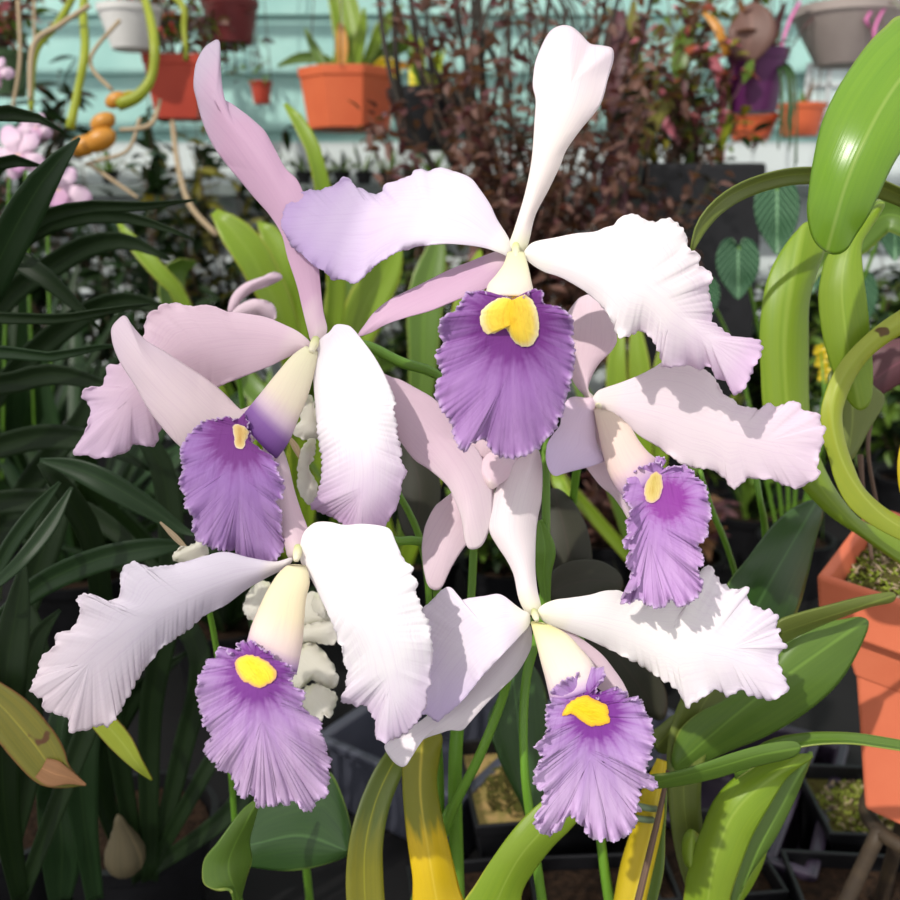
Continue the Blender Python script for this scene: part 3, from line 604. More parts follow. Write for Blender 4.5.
patch('petal', C_RP, [(542,614),(600,620),(660,636),(715,645),(765,655)], b, [.1,.5,.9,.9,1.0,1.2], cup=[.1,.4,.4,.4], tilt=[0,-.1,-.2,-.2], mat=M['petal'], parent=Cf, colfn=petal_col((246,242,222),(246,241,240),(236,224,238)), ruf=.17, rf=.15, teeth=1.1, tf=.5, seed=55, step=1.5, M_=18)
C_LIP = [(552,698),(553,690),(560,682),(572,677),(580,673),(588,675),(592,668),(600,668),(606,675),(600,681),(597,690),(594,697),(600,697),(603,691),(610,692),(618,688),(625,693),(630,700),(638,698),(643,705),(647,715),(652,722),(653,735),(654,745),(650,755),(651,760),(646,765),(646,772),(655,780),(658,785),(652,789),(640,787),(641,795),(636,805),(640,810),(634,816),(637,822),(630,832),(620,840),(612,842),(608,838),(600,841),(588,836),(585,828),(578,822),(572,818),(566,816),(556,832),(545,835),(537,828),(535,818),(541,807),(543,800),(545,792),(538,790),(534,782),(535,772),(538,765),(542,758),(537,750),(538,742),(545,737),(546,728),(546,718),(547,707)]
lp = patch('lip', C_LIP, [(582,700),(588,730),(592,765),(600,805)], b, [-1.3,-1.4,-1.6,-1.6,-1.3], cup=[.1,-.3,-.5,-.1], tilt=[0,-.2,-.3,-.2], mat=M['lip'], parent=Cf, colfn=lip_col((596,715),30,90,dark=(124,54,146),mid=(172,136,192),light=(202,172,212)), ruf=.32, rf=.27, teeth=1.3, tf=.8, rstart=-.6, seed=56, step=1.1, M_=24, lean=.55, fineamp=.4, uvpolar=(586,692), label='purple ruffled lip, curled at its lower left')
throat(lp, lp[0], [(562,716),(566,706),(575,699),(585,695),(594,699),(601,702),(607,706),(609,715),(610,722),(602,725),(590,726),(580,720),(572,714)], [(575,706),(588,712),(600,716)], colfn=throat_col((244,196,20),(244,198,40),(206,150,60)))
tube_mesh('rolled_lip_base', [(531,622),(536,642),(541,660),(546,678),(550,700)], [(547,624),(566,634),(580,648),(592,662),(600,682)], b, [-.1,-.3,-.5,-.7,-.8], M['tube'], lp[0], [(0,(244,238,170)),(.3,(246,236,206)),(.85,(242,226,226)),(.95,(214,182,218)),(1,(170,124,196))], flat=.6)
column(Cf, 534, 612, b - .001, 9, 10, .35)
g = stem([(530,620,.333,7),(512,640,.35,8),(505,690,.37,9),(480,755,.385,10),(455,805,.40,10),(430,870,.42,10),(410,920,.44,11)])
mesh_obj('stem', g[0], g[1], M['stem_green'], Cf, g[2])

# ---- crumpled cream flower behind the lower left flower
wf = empty('orchid_flower', P(300, 650, .40), 'crumpled cream-white small orchid flower half hidden behind the lower left lip', 'flower', 'small flowers behind the big blooms')
def blob(pts, sp, d, dd, seed, ruf=.3, parent=wf, name='petal', base=None):
    return patch(name, pts, sp, d, dd, cup=.35, tilt=[.1, .2], mat=M['creamflower'], parent=parent, colfn=base or petal_col((236, 236, 206), (240, 236, 222), (244, 240, 232)), ruf=ruf, rf=.22, teeth=.6, seed=seed, rstart=-.5, step=2, M_=10)
blob([(300,598),(312,592),(326,600),(330,612),(334,628),(318,630),(300,628),(292,612)], [(300,612),(326,618)], .395, [0, -.4], 61)
blob([(290,632),(310,624),(335,622),(339,636),(330,645),(312,642),(295,645)], [(292,638),(334,632)], .392, [0, -.6], 62)
blob([(296,645),(315,644),(330,660),(336,672),(338,682),(328,690),(312,680),(298,690),(288,676),(290,655)], [(298,650),(330,680)], .394, [0, -.5], 63)
blob([(302,690),(315,684),(330,690),(337,696),(334,708),(330,718),(324,715),(320,722),(312,718),(306,712),(300,702)], [(308,690),(325,714)], .388, [0, -.4], 64, .5)
blob([(262,580),(252,588),(245,600),(244,612),(252,620),(262,618),(272,600),(272,588)], [(268,586),(252,612)], .398, [0, -.3], 65)
blob([(318,592),(326,604),(328,615),(322,618),(312,606)], [(318,598),(324,612)], .386, [0, -.2], 66)
g = stem([(302,640,.40,8),(296,700,.43,8),(300,800,.50,8),(310,905,.60,8),(312,940,.66,8)]); mesh_obj('stem', g[0], g[1], M['stem_green'], wf, g[2])
wf2 = empty('orchid_flower', P(192, 550, .40), 'small cream flower scrap peeping above the lower left petal', 'flower', 'small flowers behind the big blooms')
blob([(173,556),(180,548),(192,545),(200,539),(205,541),(208,552),(203,560),(190,566),(178,562)], [(176,558),(205,545)], .36, [0, -.3], 67, .2, parent=wf2)
g = strap([(160,522,.365,2),(176,538,.365,6),(190,552,.365,2)], 0, .3); mesh_obj('dry_sheath', g[0], g[1], M['root_tan'], wf2, g[2])
g = stem([(194,552,.37,5),(215,640,.42,6),(230,760,.48,6),(240,910,.54,6)]); mesh_obj('stem', g[0], g[1], M['stem_green'], wf2, g[2])
wf3 = empty('orchid_bud', P(310, 450, .36), 'drooping white bud and petals between the left lip and the long white petal', 'bud', None)
blob([(300,456),(306,442),(315,440),(314,458),(308,468),(316,482),(318,496),(312,505),(304,500),(298,486),(298,470)], [(308,446),(308,498)], .352, [0, .2], 68, .1, parent=wf3)
blob([(300,395),(312,398),(318,420),(320,436),(308,440),(296,436),(290,428),(300,422)], [(312,402),(306,432)], .356, [0, .2], 69, .2, parent=wf3)
g = strap([(288,436,.36,3),(296,448,.36,7),(302,462,.36,2)], 0, .3); mesh_obj('dry_sheath', g[0], g[1], M['root_tan'], wf3, g[2])
g = stem([(312,400,.36,5),(345,420,.37,6),(390,480,.38,7),(425,560,.4,7),(430,700,.43,7),(425,910,.47,8)]); mesh_obj('stem', g[0], g[1], M['stem_green'], wf3, g[2])

# ================================================================== THE GREENHOUSE SHELL
def box(name, lo, hi, mat, parent=None, bevel=0.0, kind=None, label=None, cat=None):
    (x0, y0, z0), (x1, y1, z1) = lo, hi
    v = [(x, y, z) for z in (z0, z1) for y in (y0, y1) for x in (x0, x1)]
    f = [(0, 2, 3, 1), (4, 5, 7, 6), (0, 1, 5, 4), (2, 6, 7, 3), (0, 4, 6, 2), (1, 3, 7, 5)]
    o = mesh_obj(name, v, f, M[mat], parent, [(0, 0)] * 8, smooth=False)
    if bevel:
        b = o.modifiers.new('bev', 'BEVEL'); b.width = bevel; b.segments = 2
    if kind: o['kind'] = kind
    if label: o['label'] = label
    if cat: o['category'] = cat
    return o
YW = 2.25
BZ = 0.93
# back wall of overlapping boards: a saw-tooth profile, one mesh
v, f = [], []
zs = []
z = 0.0
while z < 2.7: zs += [(z, YW - 0.012), (z + 0.125, YW)]; z += 0.125
for (z, y) in zs: v += [(-2.4, y, z), (2.4, y, z)]
for i in range(len(zs) - 1): f.append((2 * i, 2 * i + 1, 2 * i + 3, 2 * i + 2))
k = len(v); v += [(-2.4, YW + .08, 0), (2.4, YW + .08, 0), (2.4, YW + .08, 2.7), (-2.4, YW + .08, 2.7)]; f.append((k, k + 1, k + 2, k + 3))
wb = mesh_obj('wall_back', v, f, M['siding'], None, [(0, 0)] * len(v), smooth=False); wb['kind'] = 'structure'
box('floor', (-2.4, -1.5, -0.05), (2.4, YW, 0.0), 'floor', kind='structure')
ld = box('trim_1', (-2.4, YW - 0.13, 1.478), (2.4, YW - .013, 1.502), 'ledge', kind='structure')
# bench: top and legs
bn = empty('potting_bench', (0, 1.1, 0), 'long black bench top under all the pots', 'bench')
box('bench_top', (-1.7, 0.28, BZ - 0.03), (1.7, 2.05, BZ), 'bench', bn)
for sx in (-1.6, 1.6):
    for sy in (0.36, 1.95): box('leg', (sx - .03, sy - .03, 0), (sx + .03, sy + .03, BZ - .03), 'bench', bn)

# small window with a grid on the right of the wall
wx0, wx1 = on_y(803, 80, YW).x, on_y(846, 80, YW).x
wz0, wz1 = on_y(815, 125, YW).z, on_y(815, 66, YW).z
wn = empty('window_1', (wx0, YW - .02, wz0)); wn['kind'] = 'structure'
box('pane', (wx0, YW - .022, wz0), (wx1, YW - .016, wz1), 'glass_bright', wn)
for t in (0, .5, 1):
    x = wx0 + (wx1 - wx0) * t; box('mullion', (x - .004, YW - .03, wz0), (x + .004, YW - .022, wz1), 'framewhite', wn)
for t in (0, .33, .66, 1):
    zz = wz0 + (wz1 - wz0) * t; box('mullion', (wx0, YW - .03, zz - .004), (wx1, YW - .022, zz + .004), 'framewhite', wn)

# ================================================================== RIGHT: POTTED ORCHID IN TERRACOTTA
rp = empty('potted_orchid', P(960, 850, .47), 'orchid in big orange terracotta pot at right edge, long arching glossy leaves', 'potted plant')
ct = P(944, 566, .50); TILT = math.radians(9)
def tp(v):
    """pot coordinates (about the middle of its mouth) to the world, leaning a little towards the camera"""
    x, y, z = v; return np.array([ct.x + x, ct.y + y * math.cos(TILT) + z * math.sin(TILT) * 1.0, ct.z - y * math.sin(TILT) * -1.0 + z * math.cos(TILT)])
def rp_pot():
    prof = [(.040, -.138), (.052, -.036), (.054, -.030), (.072, -.030), (.075, 0), (.067, 0), (.064, -.02), (.05, -.06), (.001, -.06)]
    g = lathe(prof, (0, 0, 0), sides=4, rot=math.radians(187))
    v = [tp(q) for q in g[0]]
    o = mesh_obj('pot', v, g[1], M['terracotta'], rp, g[2], smooth=False)
    b = o.modifiers.new('bev', 'BEVEL'); b.width = .005; b.segments = 4; b.limit_method = 'ANGLE'; b.use_clamp_overlap = True
    return o
rp_pot()
# moss bed: bumpy mound and tufts
def moss(parent, c, r, nt=900, hh=.012, seed=3, mt='mosstuft', name='moss', sq=None, xf=None):
    sqf = (lambda t: 1.0) if sq is None else (lambda t: math.cos(math.pi / 4) / math.cos(((t - sq) % (math.pi / 2)) - math.pi / 4))
    xf = xf or (lambda q: q)
    g = np.random.RandomState(seed); v, f = [], []
    n = 22; k = 48
    v.append((c[0], c[1], c[2] + hh))
    for i in range(1, n + 1):
        for j in range(k):
            t = 2 * math.pi * j / k; q = r * i / n * sqf(t)
            v.append((c[0] + q * math.cos(t), c[1] + q * math.sin(t), c[2] + hh * (1 - (i / n) ** 2) + g.uniform(-.0025, .0035)))
    for j in range(k): f.append((0, 1 + j, 1 + (j + 1) % k))
    for i in range(n - 1):
        for j in range(k): a = 1 + i * k; f.append((a + j, a + k + j, a + k + (j + 1) % k, a + (j + 1) % k))
    v = [tuple(xf(q)) for q in v]
    o = mesh_obj(name, v, f, M['mossmat'], parent, [(0, 0)] * len(v))
    G = Geo(); G2 = Geo()
    for _ in range(nt):
        t = g.uniform(0, 6.283); q0 = math.sqrt(g.rand()) * .97; q = r * q0 * sqf(t)
        p0 = np.array(xf(np.array([c[0] + q * math.cos(t), c[1] + q * math.sin(t), c[2] + hh * (1 - q0 ** 2)])))
        d = np.array([g.uniform(-1, 1), g.uniform(-1, 1), g.uniform(.2, 1.0)]); L_ = g.uniform(.002, .006)
        (G if g.rand() < .62 else G2).add(rod_raw(np.stack([p0, p0 + d * L_ * .5, p0 + d * L_ + np.array([0, 0, -.001])]), np.array([.0006, .0009, .0003]), 4))
    G.build('moss_strands', M[mt], o); G2.build('moss_strands', M['root_tan' if mt == 'mosstuft' else mt], o)
    return o
mo = moss(rp, np.array([0, 0, -.014]), .065, 1500, .012, sq=math.radians(187), xf=tp)
c0 = tp((0, 0, -.138))
A_ = [(935,20),(900,17),(885,28),(868,45),(850,70),(835,95),(822,125),(814,160),(809,195),(808,215),(812,235),(820,247),(833,254),(845,250),(855,235),(868,215),(880,190),(892,165),(905,145),(930,110),(960,60)]
def lf(pts, sp, b, D, mat, parent, cup=.4, tilt=0.0, seed=1, ruf=0.0, name='leaf', label=None, thick=.0012, rf=.06):
    return patch(name, pts, sp, b, D, cup=cup, tilt=tilt, mat=M[mat], parent=parent, seed=seed, ruf=ruf, rf=rf, thick=thick, M_=10, step=3, lean=.85, label=label, rstart=0)
lf(A_, [(955,30),(900,80),(860,150),(838,210),(832,252)], .30, [.8,.2,-.6,-.4,.6], 'leaf_big', rp, cup=[.5,.5,.3], tilt=[.5,.5,.2], seed=71, label='broad glossy bright green leaf hanging in front')
strap_obj('leaf', [(960,235,.40,16),(920,205,.39,20),(880,186,.385,24),(845,175,.38,24),(812,173,.37,22),(780,176,.36,22),(745,187,.355,22),(718,204,.35,20),(700,226,.35,16),(691,252,.35,4)], 'leaf_olive', rp, roll=-.75, fold=.35, n=40)
lf([(808,222),(795,233),(782,250),(770,272),(763,300),(760,335),(761,370),(763,405),(770,440),(785,465),(805,490),(830,515),(860,535),(900,563),(940,585),(900,540),(860,520),(835,490),(818,455),(810,425),(808,390),(808,350),(808,310),(811,290),(817,270),(824,250),(820,235)], [(930,580),(860,530),(815,480),(790,425),(784,340),(795,270),(815,232)], .40, [3.0,1.5,.5,.3,.3,0,.3], 'leaf_bright', rp, cup=[.2,.5,.5], tilt=[0,.3,.3], seed=72)
lf([(876,205),(862,225),(845,242),(828,256),(821,280),(819,300),(822,330),(828,355),(836,378),(848,400),(860,410),(870,400),(872,370),(869,330),(866,300),(862,270),(861,245),(870,228),(884,205)], [(878,208),(852,240),(842,280),(845,330),(852,370),(860,405)], .385, [.8,.2,0,.1,.4,.9], 'leaf_bright', rp, cup=.3, tilt=[.2,.4,.2], seed=73)
lf([(960,285),(920,300),(895,314),(875,328),(855,346),(840,364),(828,386),(821,410),(822,435),(828,455),(834,478),(843,498),(855,513),(875,527),(900,540),(925,550),(925,530),(900,518),(880,505),(862,487),(852,465),(844,440),(841,415),(846,395),(855,376),(868,358),(884,344),(905,332),(960,310)], [(940,545),(885,518),(848,475),(832,425),(838,385),(865,346),(905,318),(955,296)], .375, [2.0,1.0,.3,0,0,.4,1.0], 'leaf_yellowgreen', rp, cup=.25, tilt=[.3,.5,.5], seed=74, label='yellowing curved leaf with a brown scar')
lf([(828,375),(832,400),(828,430),(835,455),(850,460),(868,430),(884,400),(872,385),(850,360)], [(848,455),(852,420),(850,375)], .42, [.5,.6,1], 'leaf_olive', rp, cup=.3, seed=75)
lf([(960,330),(905,338),(870,347),(860,370),(862,400),(880,395),(905,382),(960,370)], [(955,350),(905,360),(866,385)], .47, [0,.5,1], 'leaf_maroon', rp, cup=.5, seed=76)
strap_obj('leaf', [(955,560,.41,8),(925,525,.40,12),(909,495,.395,14),(904,465,.39,12),(907,440,.388,8),(915,425,.385,2)], 'leaf_yellow', rp, fold=.3)
strap_obj('leaf', [(935,240,.47,20),(915,225,.47,30),(885,215,.475,34),(850,245,.49,30),(822,265,.5,12),(812,285,.5,2)], 'leaf_mid', rp, fold=.3)
# seed stalks behind: pinkish twigs
for pts in ([(880,520,.47,4),(868,450,.47,4),(876,400,.475,5),(880,400,.475,3)], [(872,560,.46,4),(864,500,.46,4),(860,455,.465,6)]):
    g = stem(pts); mesh_obj('old_flower_stalk', g[0], g[1], M['stem_brown'], rp, g[2])
# stand: brown rods that carry the pot
st = empty('pot_stand', (c0[0], c0[1], BZ), 'brown rusty rod stand holding up the terracotta pot', 'stand')
G = Geo(); ztop = c0[2] - .008
for k in range(3):
    t = math.radians(195 + 120 * k)
    G = Geo().add(rod3([(c0[0] + .032 * math.cos(t), c0[1] + .032 * math.sin(t), ztop - .002), (c0[0] + .062 * math.cos(t), c0[1] + .062 * math.sin(t), (ztop + BZ) / 2), (c0[0] + .075 * math.cos(t), c0[1] + .075 * math.sin(t), BZ + .004)], .0045, 10))
    G.build('leg', M['rod'], st)
ring = [(c0[0] + .032 * math.cos(t), c0[1] + .032 * math.sin(t), ztop - .004) for t in np.linspace(0, 6.283, 24)]
Geo().add(rod3(ring, .0045, 8, 60)).build('ring', M['rod'], st)

# ================================================================== THE FLOWERING PLANT'S LEAVES (centre bottom and right)
fp = empty('orchid_plant', on_z(600, 1010, BZ), 'leafy orchid clump below the flowers with bright green and yellow straps', 'orchid plant')
lf([(820,500),(797,506),(772,526),(746,560),(728,583),(720,612),(728,645),(750,660),(775,645),(795,615),(806,580),(815,540),(822,515)], [(735,650),(765,590),(812,508)], .44, [1,0,.3], 'leaf_deep', fp, cup=.5, tilt=[.3,.5,.3], seed=81, label='dark green blade-shaped leaf')
lf([(868,624),(860,617),(845,619),(825,622),(805,625),(785,645),(755,680),(725,700),(700,712),(680,730),(672,760),(680,775),(700,764),(730,750),(760,738),(790,722),(818,702),(840,680),(857,652)], [(676,765),(740,710),(800,665),(862,622)], .40, [2,.6,0,.2], 'leaf_mid', fp, cup=[.3,.6,.3], tilt=.3, seed=82)
lf([(892,592),(860,597),(830,605),(800,613),(779,621),(778,632),(780,643),(800,634),(822,624),(845,615),(870,606),(892,601)], [(779,632),(820,618),(890,596)], .385, [0,0,.6], 'leaf_olive', fp, cup=.2, tilt=.7, seed=83)
strap_obj('leaf', [(700,900,.43,20),(690,850,.43,30),(684,800,.425,32),(686,750,.42,38),(700,710,.42,44),(720,680,.43,36),(738,650,.44,10)], 'leaf_olive', fp, roll=.2, fold=.2)
lf([(650,776),(648,786),(662,787),(690,783),(720,776),(745,768),(770,762),(790,757),(799,751),(799,744),(790,741),(765,744),(735,752),(700,764),(670,773)], [(652,782),(710,768),(760,754),(798,748)], .37, [.2,0,0,.3], 'leaf_mid', fp, cup=.2, tilt=.5, seed=84, label='leaf lying level with a blunt tip')
strap_obj('leaf', [(735,775,.40,18),(770,752,.395,24),(805,742,.39,20),(845,740,.385,17),(880,744,.385,17),(925,752,.385,14),(970,765,.39,3)], 'leaf_mid', fp, roll=-.9, fold=.3)
lf([(806,754),(785,757),(760,765),(735,778),(715,800),(702,830),(692,860),(686,885),(685,930),(722,930),(730,895),(740,865),(752,835),(770,803),(788,775),(812,757)], [(705,925),(715,860),(740,805),(800,757)], .40, [1.5,.6,.2,.6], 'leaf_bright', fp, cup=[.4,.6,.3], tilt=[-.3,-.4,-.2], seed=85, label='broad sunlit pale green leaf')
lf([(812,752),(800,785),(788,812),(772,842),(752,870),(735,900),(728,920),(735,860),(755,815),(775,785),(800,760)], [(732,915),(760,845),(806,760)], .415, [1,.6,.8], 'leaf_mid', fp, cup=.3, tilt=.3, seed=86)
lf([(768,825),(765,855),(752,885),(738,905),(725,925),(730,880),(748,850)], [(730,920),(752,868),(767,828)], .43, [1,.6,.8], 'leaf_bright', fp, cup=.3, seed=87)
strap_obj('leaf', [(645,920,.41,12),(652,870,.408,22),(655,830,.405,20),(662,800,.40,10),(665,780,.40,2)], 'leaf_mid', fp, fold=.2)
lf([(690,830),(700,838),(702,855),(694,870),(685,862),(683,842)], [(690,868),(692,832)], .415, [0,0], 'leaf_bright', fp, seed=88)
lf([(652,735),(660,752),(680,748),(680,722),(675,715),(662,725)], [(655,748),(678,722)], .43, [0,.3], 'leaf_olive', fp, seed=89)
# lower middle leaves
lf([(462,905),(475,885),(490,862),(512,832),(530,812),(548,797),(565,790),(577,797),(582,812),(570,828),(552,846),(535,868),(522,890),(512,925),(460,925)], [(490,915),(520,855),(572,800)], .36, [.8,0,.2], 'leaf_bright', fp, cup=[.3,.5,.2], tilt=[.3,.4,.2], seed=90, label='broad pale green leaf at the bottom edge')
lf([(404,735),(403,765),(404,800),(408,840),(413,875),(418,925),(466,925),(458,885),(448,845),(440,810),(436,780),(439,755),(441,735),(425,728)], [(440,920),(428,850),(420,790),(423,735)], .38, [.5,0,.2,.6], 'leaf_halfyellow', fp, cup=.4, tilt=.2, seed=91, label='bright yellow ageing leaf')
strap_obj('leaf', [(367,925,.39,38),(364,880,.39,38),(366,840,.39,34),(376,800,.395,30),(392,765,.40,26),(412,735,.41,14)], 'leaf_halfolive', fp, roll=.2, fold=.2)
lf([(243,862),(246,840),(252,815),(265,802),(290,790),(315,780),(330,772),(342,795),(350,825),(352,850),(330,862),(295,870),(262,868)], [(346,850),(300,835),(250,845)], .42, [0,.5,1], 'leaf_deep', fp, cup=.4, seed=92)
lf([(258,800),(246,806),(234,820),(218,842),(205,858),(202,872),(204,884),(215,890),(230,890),(234,905),(238,905),(245,880),(251,860),(249,840),(254,820)], [(236,895),(228,860),(254,805)], .38, [0,0,.3], 'leaf_mid', fp, cup=.3, tilt=.9, seed=93, label='small twisted leaf with a yellow edge')
# two purplish leaf backs in the middle
lf([(540,500),(548,490),(560,490),(575,505),(587,530),(592,560),(590,590),(570,600),(548,590),(540,560)], [(566,595),(568,550),(555,495)], .44, [0,.2,.6], 'leaf_reverse', fp, cup=.3, seed=94, label='dull purplish underside of a leaf')
lf([(548,580),(560,566),(580,560),(602,562),(620,575),(620,592),(600,602),(570,606),(550,602)], [(550,592),(585,580),(618,582)], .43, [0,.2,.6], 'leaf_reverse', fp, cup=.3, seed=95, label='dull purplish underside of a leaf')
lf([(400,440),(415,438),(435,460),(440,500),(430,530),(410,540),(398,510)], [(415,535),(420,490),(408,445)], .45, [0,.2,.6], 'leaf_reverse', fp, cup=.3, seed=96)
lf([(498,640),(520,650),(545,690),(548,760),(535,830),(520,800),(500,760),(488,720),(500,690)], [(530,820),(520,740),(510,650)], .45, [0,.2,.6], 'leaf_deep', fp, cup=.3, seed=97)
lf([(585,640),(620,690),(660,720),(665,690),(640,650),(600,620)], [(660,715),(620,660),(595,628)], .47, [0,.2,.6], 'leaf_reverse', fp, cup=.3, seed=98)
# yellow cane with a brown husk line
g = stem([(625,925,.40,30),(636,870,.40,32),(648,825,.40,28),(652,800,.402,26),(662,760,.405,10)], 14)
mesh_obj('cane', g[0], g[1], M['leaf_yellow'], fp, g[2], thick=0)
g = stem([(632,925,.383,8),(648,860,.384,7),(660,810,.389,6),(668,770,.395,4)]); mesh_obj('dry_husk', g[0], g[1], M['stem_brown'], fp, g[2])
tie = empty('plant_tie', P(645, 820, .38), 'twisted grey-green wire tie wrapped round the yellow cane', 'tie')
def coil(cx, cy, d, w, tilt):
    pts = []
    for t in np.linspace(-.3, math.pi + .3, 14):
        p = P(cx + w / 2 * -math.cos(t), cy + tilt * -math.cos(t) + 3 * math.sin(t), d - .011 * math.sin(t)); pts.append(p)
    return rod3(pts, .0014, 8, 30)
Geo().add(coil(639, 803, .40, 36, 5)).add(coil(636, 815, .40, 38, 4)).build('wire_loop', M['tie'], tie)
pts = [P(617 + 5 * math.sin(t * 2.2), 812 - t * 4.6 , .386 + .003 * math.cos(t * 2.2)) for t in np.linspace(0, 7, 26)]
Geo().add(rod3(pts, .0022, 8, 90)).build('twisted_end', M['tie'], tie)
# extra thin stems
for pts, lab in (([(700,470,.45,4),(712,510,.46,6),(728,550,.47,6),(740,600,.48,6),(745,700,.5,6)], 0), ([(755,470,.46,6),(760,500,.46,6),(765,530,.47,7),(768,600,.48,7),(765,720,.5,7)], 0), ([(408,925,.42,8),(420,880,.42,8),(438,830,.42,8),(460,790,.42,7)], 0)):
    g = stem(pts); mesh_obj('old_flower_stalk', g[0], g[1], M['stem_green'], fp, g[2])

# ================================================================== PLANT BUILDERS FOR THE BENCHES
def arch(b, az, L_, el, droop, w, n=14, k=4, fold=.25, prof=None, roll=0.0):
    h = np.array([math.cos(az), math.sin(az), 0]); pts = []
    for t in np.linspace(0, 1, 7):
        q = np.array(b) + h * L_ * t * math.cos(el) * (1 - .15 * t) + np.array([0, 0, L_ * (t * math.sin(el) - droop * t * t)])
        ww = w * (min(1, .45 + 2.2 * t) * (1 - t ** 3.0) + .02) if prof is None else w * prof(t)
        pts.append((*q, ww / 2))
    return strap_world(pts, lambda T, q: np.cross(T, np.array([0, 0, 1.0])) + 1e-4, roll, fold, n, k)
def leafblade(c, d, up, L_, w, cupf=.15, n=6):
    """a small pointed leaf"""
    d = d / (np.linalg.norm(d) + 1e-9); s = np.cross(d, up); s /= np.linalg.norm(s) + 1e-9; nn = np.cross(s, d)
    v, f, uv = [], [], []
    for i in range(n + 1):
        t = i / n; ww = w / 2 * math.sin(math.pi * t ** .8) ** .9 if 0 < t < 1 else 0.0002
        for j in (-1, 0, 1):
            v.append(c + d * L_ * t + s * ww * j + nn * (abs(j) * ww * .35 - t * t * L_ * cupf)); uv.append((.5 + j / 2, t))
    for i in range(n):
        for j in (0, 1): q = i * 3 + j; f.append((q, q + 1, q + 4, q + 3))
    return v, f, uv
def strap_plant(name, base, n, L_, w, mats, seed, label, cat, group=None, el=(.7, 1.45), droop=(.15, .6), pot=None, parts=False, bright=None, az=None):
    g = np.random.RandomState(seed)
    r = empty(name, base, label, cat, group)
    top = np.array(base) + np.array([0, 0, 0])
    if pot:
        make_pot('pot', tuple(base), pot[0], pot[0] * .75, pot[1], pot[2], r, sides=pot[3] if len(pot) > 3 else None, rot=.6)
        top = top + np.array([0, 0, pot[1] * .86])
    groups = {}
    for i in range(n):
        a = g.uniform(0, 6.283) if az is None else g.uniform(*az)
        q = top + np.array([math.cos(a), math.sin(a), 0]) * g.uniform(0, w * .8)
        geo = arch(q, a + g.uniform(-.3, .3), L_ * g.uniform(.6, 1.1), g.uniform(*el), g.uniform(*droop), w * g.uniform(.7, 1.1), roll=g.uniform(-.4, .4))
        m = mats[g.randint(len(mats))]
        if parts: mesh_obj('leaf', geo[0], geo[1], M[m], r, geo[2])
        else: groups.setdefault(m, Geo()).add(geo)
    for m, G in groups.items(): G.build('foliage', M[m], r)
    return r
def bush(name, base, h, rad, nst, nlf, ls, mats, seed, label, cat, group=None, pot=None, stemm='stem_brown', ratio=.45, hang=0.0, stemr=.0015):
    g = np.random.RandomState(seed); r = empty(name, base, label, cat, group)
    top = np.array(base, float)
    if pot:
        make_pot('pot', tuple(base), pot[0], pot[0] * .75, pot[1], pot[2], r, sides=pot[3] if len(pot) > 3 else None, rot=.6)
        top = top + np.array([0, 0, pot[1] * .86])
    G = Geo(); LG = {m: Geo() for m in mats}
    for i in range(nst):
        a = g.uniform(0, 6.283); rr_ = rad * math.sqrt(g.rand()); tip = top + np.array([math.cos(a) * rr_, math.sin(a) * rr_, h * g.uniform(.55, 1.0) * (1 if hang == 0 else g.choice([1, -hang]))])
        mid = top * .5 + tip * .5 + np.array([g.uniform(-1, 1), g.uniform(-1, 1), .6]) * abs(h) * .08
        pts = cr3([tuple(top), tuple(mid), tuple(tip)], 12)
        G.add(rod_raw(pts, np.linspace(stemr * 1.5, stemr * .5, 12), 4))
        for _ in range(nlf):
            t = g.uniform(.25, 1) ; c = pts[min(11, int(t * 11.5))]
            d = np.array([g.normal(), g.normal(), g.normal() * .6 + .1])
            L_ = ls * g.uniform(.6, 1.2)
            LG[mats[g.randint(len(mats))]].add(leafblade(c, d, np.array([g.normal() * .4, g.normal() * .4, 1.0]), L_, L_ * ratio))
    G.build('stems', M[stemm], r)
    for m, q in LG.items():
        if q.v: q.build('foliage', M[m], r)
    return r

# ================================================================== LEFT: DARK STRAP-LEAVED PLANTS
GL = 'dark strap-leaved orchids on the left'
p1 = empty('strap_leaf_orchid', on_z(40, 905, BZ), 'dark strap-leaved plant in round black pot at lower left corner', 'potted plant', GL)
make_pot('pot', tuple(on_z(18, 895, BZ)), .056, .044, .075, 'blackpot', p1)
S1 = [([(60,900,.55,20),(62,850,.53,40),(58,800,.52,42),(55,760,.51,34),(60,700,.52,10)],'leaf_bluegreen',.2),
 ([(20,900,.50,16),(6,820,.46,26),(2,740,.44,34),(8,660,.43,36),(18,600,.44,22),(24,560,.45,3)],'leaf_dark',.3),
 ([(95,900,.56,16),(85,830,.53,24),(80,770,.51,34),(82,720,.50,34),(96,690,.49,10)],'leaf_bluegreen',.1),
 ([(10,860,.48,12),(30,760,.47,24),(24,690,.46,30),(36,640,.46,20),(60,610,.47,3)],'leaf_dark',.3),
 ([(0,620,.47,16),(40,585,.46,24),(95,560,.45,26),(150,548,.45,22),(185,545,.455,4)],'leaf_bluegreen',.3),
 ([(-20,600,.42,12),(10,545,.42,15),(36,510,.425,14),(60,482,.43,3)],'leaf_bluegreen',.2),
 ([(-10,590,.41,8),(22,560,.41,14),(50,525,.415,15),(72,487,.42,3)],'leaf_bluegreen',-.2),
 ([(-20,640,.5,14),(20,610,.49,22),(40,660,.49,22),(52,700,.5,4)],'leaf_dark',.2),
 ([(20,900,.5,14),(90,720,.48,22),(120,640,.47,24),(140,600,.47,18),(155,580,.48,3)],'leaf_dark',.1),
 ([(-10,700,.52,20),(40,560,.52,30),(60,500,.52,24),(75,460,.53,3)],'leaf_dark',.1)]
for pts, m, rl in S1: strap_obj('leaf', pts, m, p1, roll=rl, fold=.3)
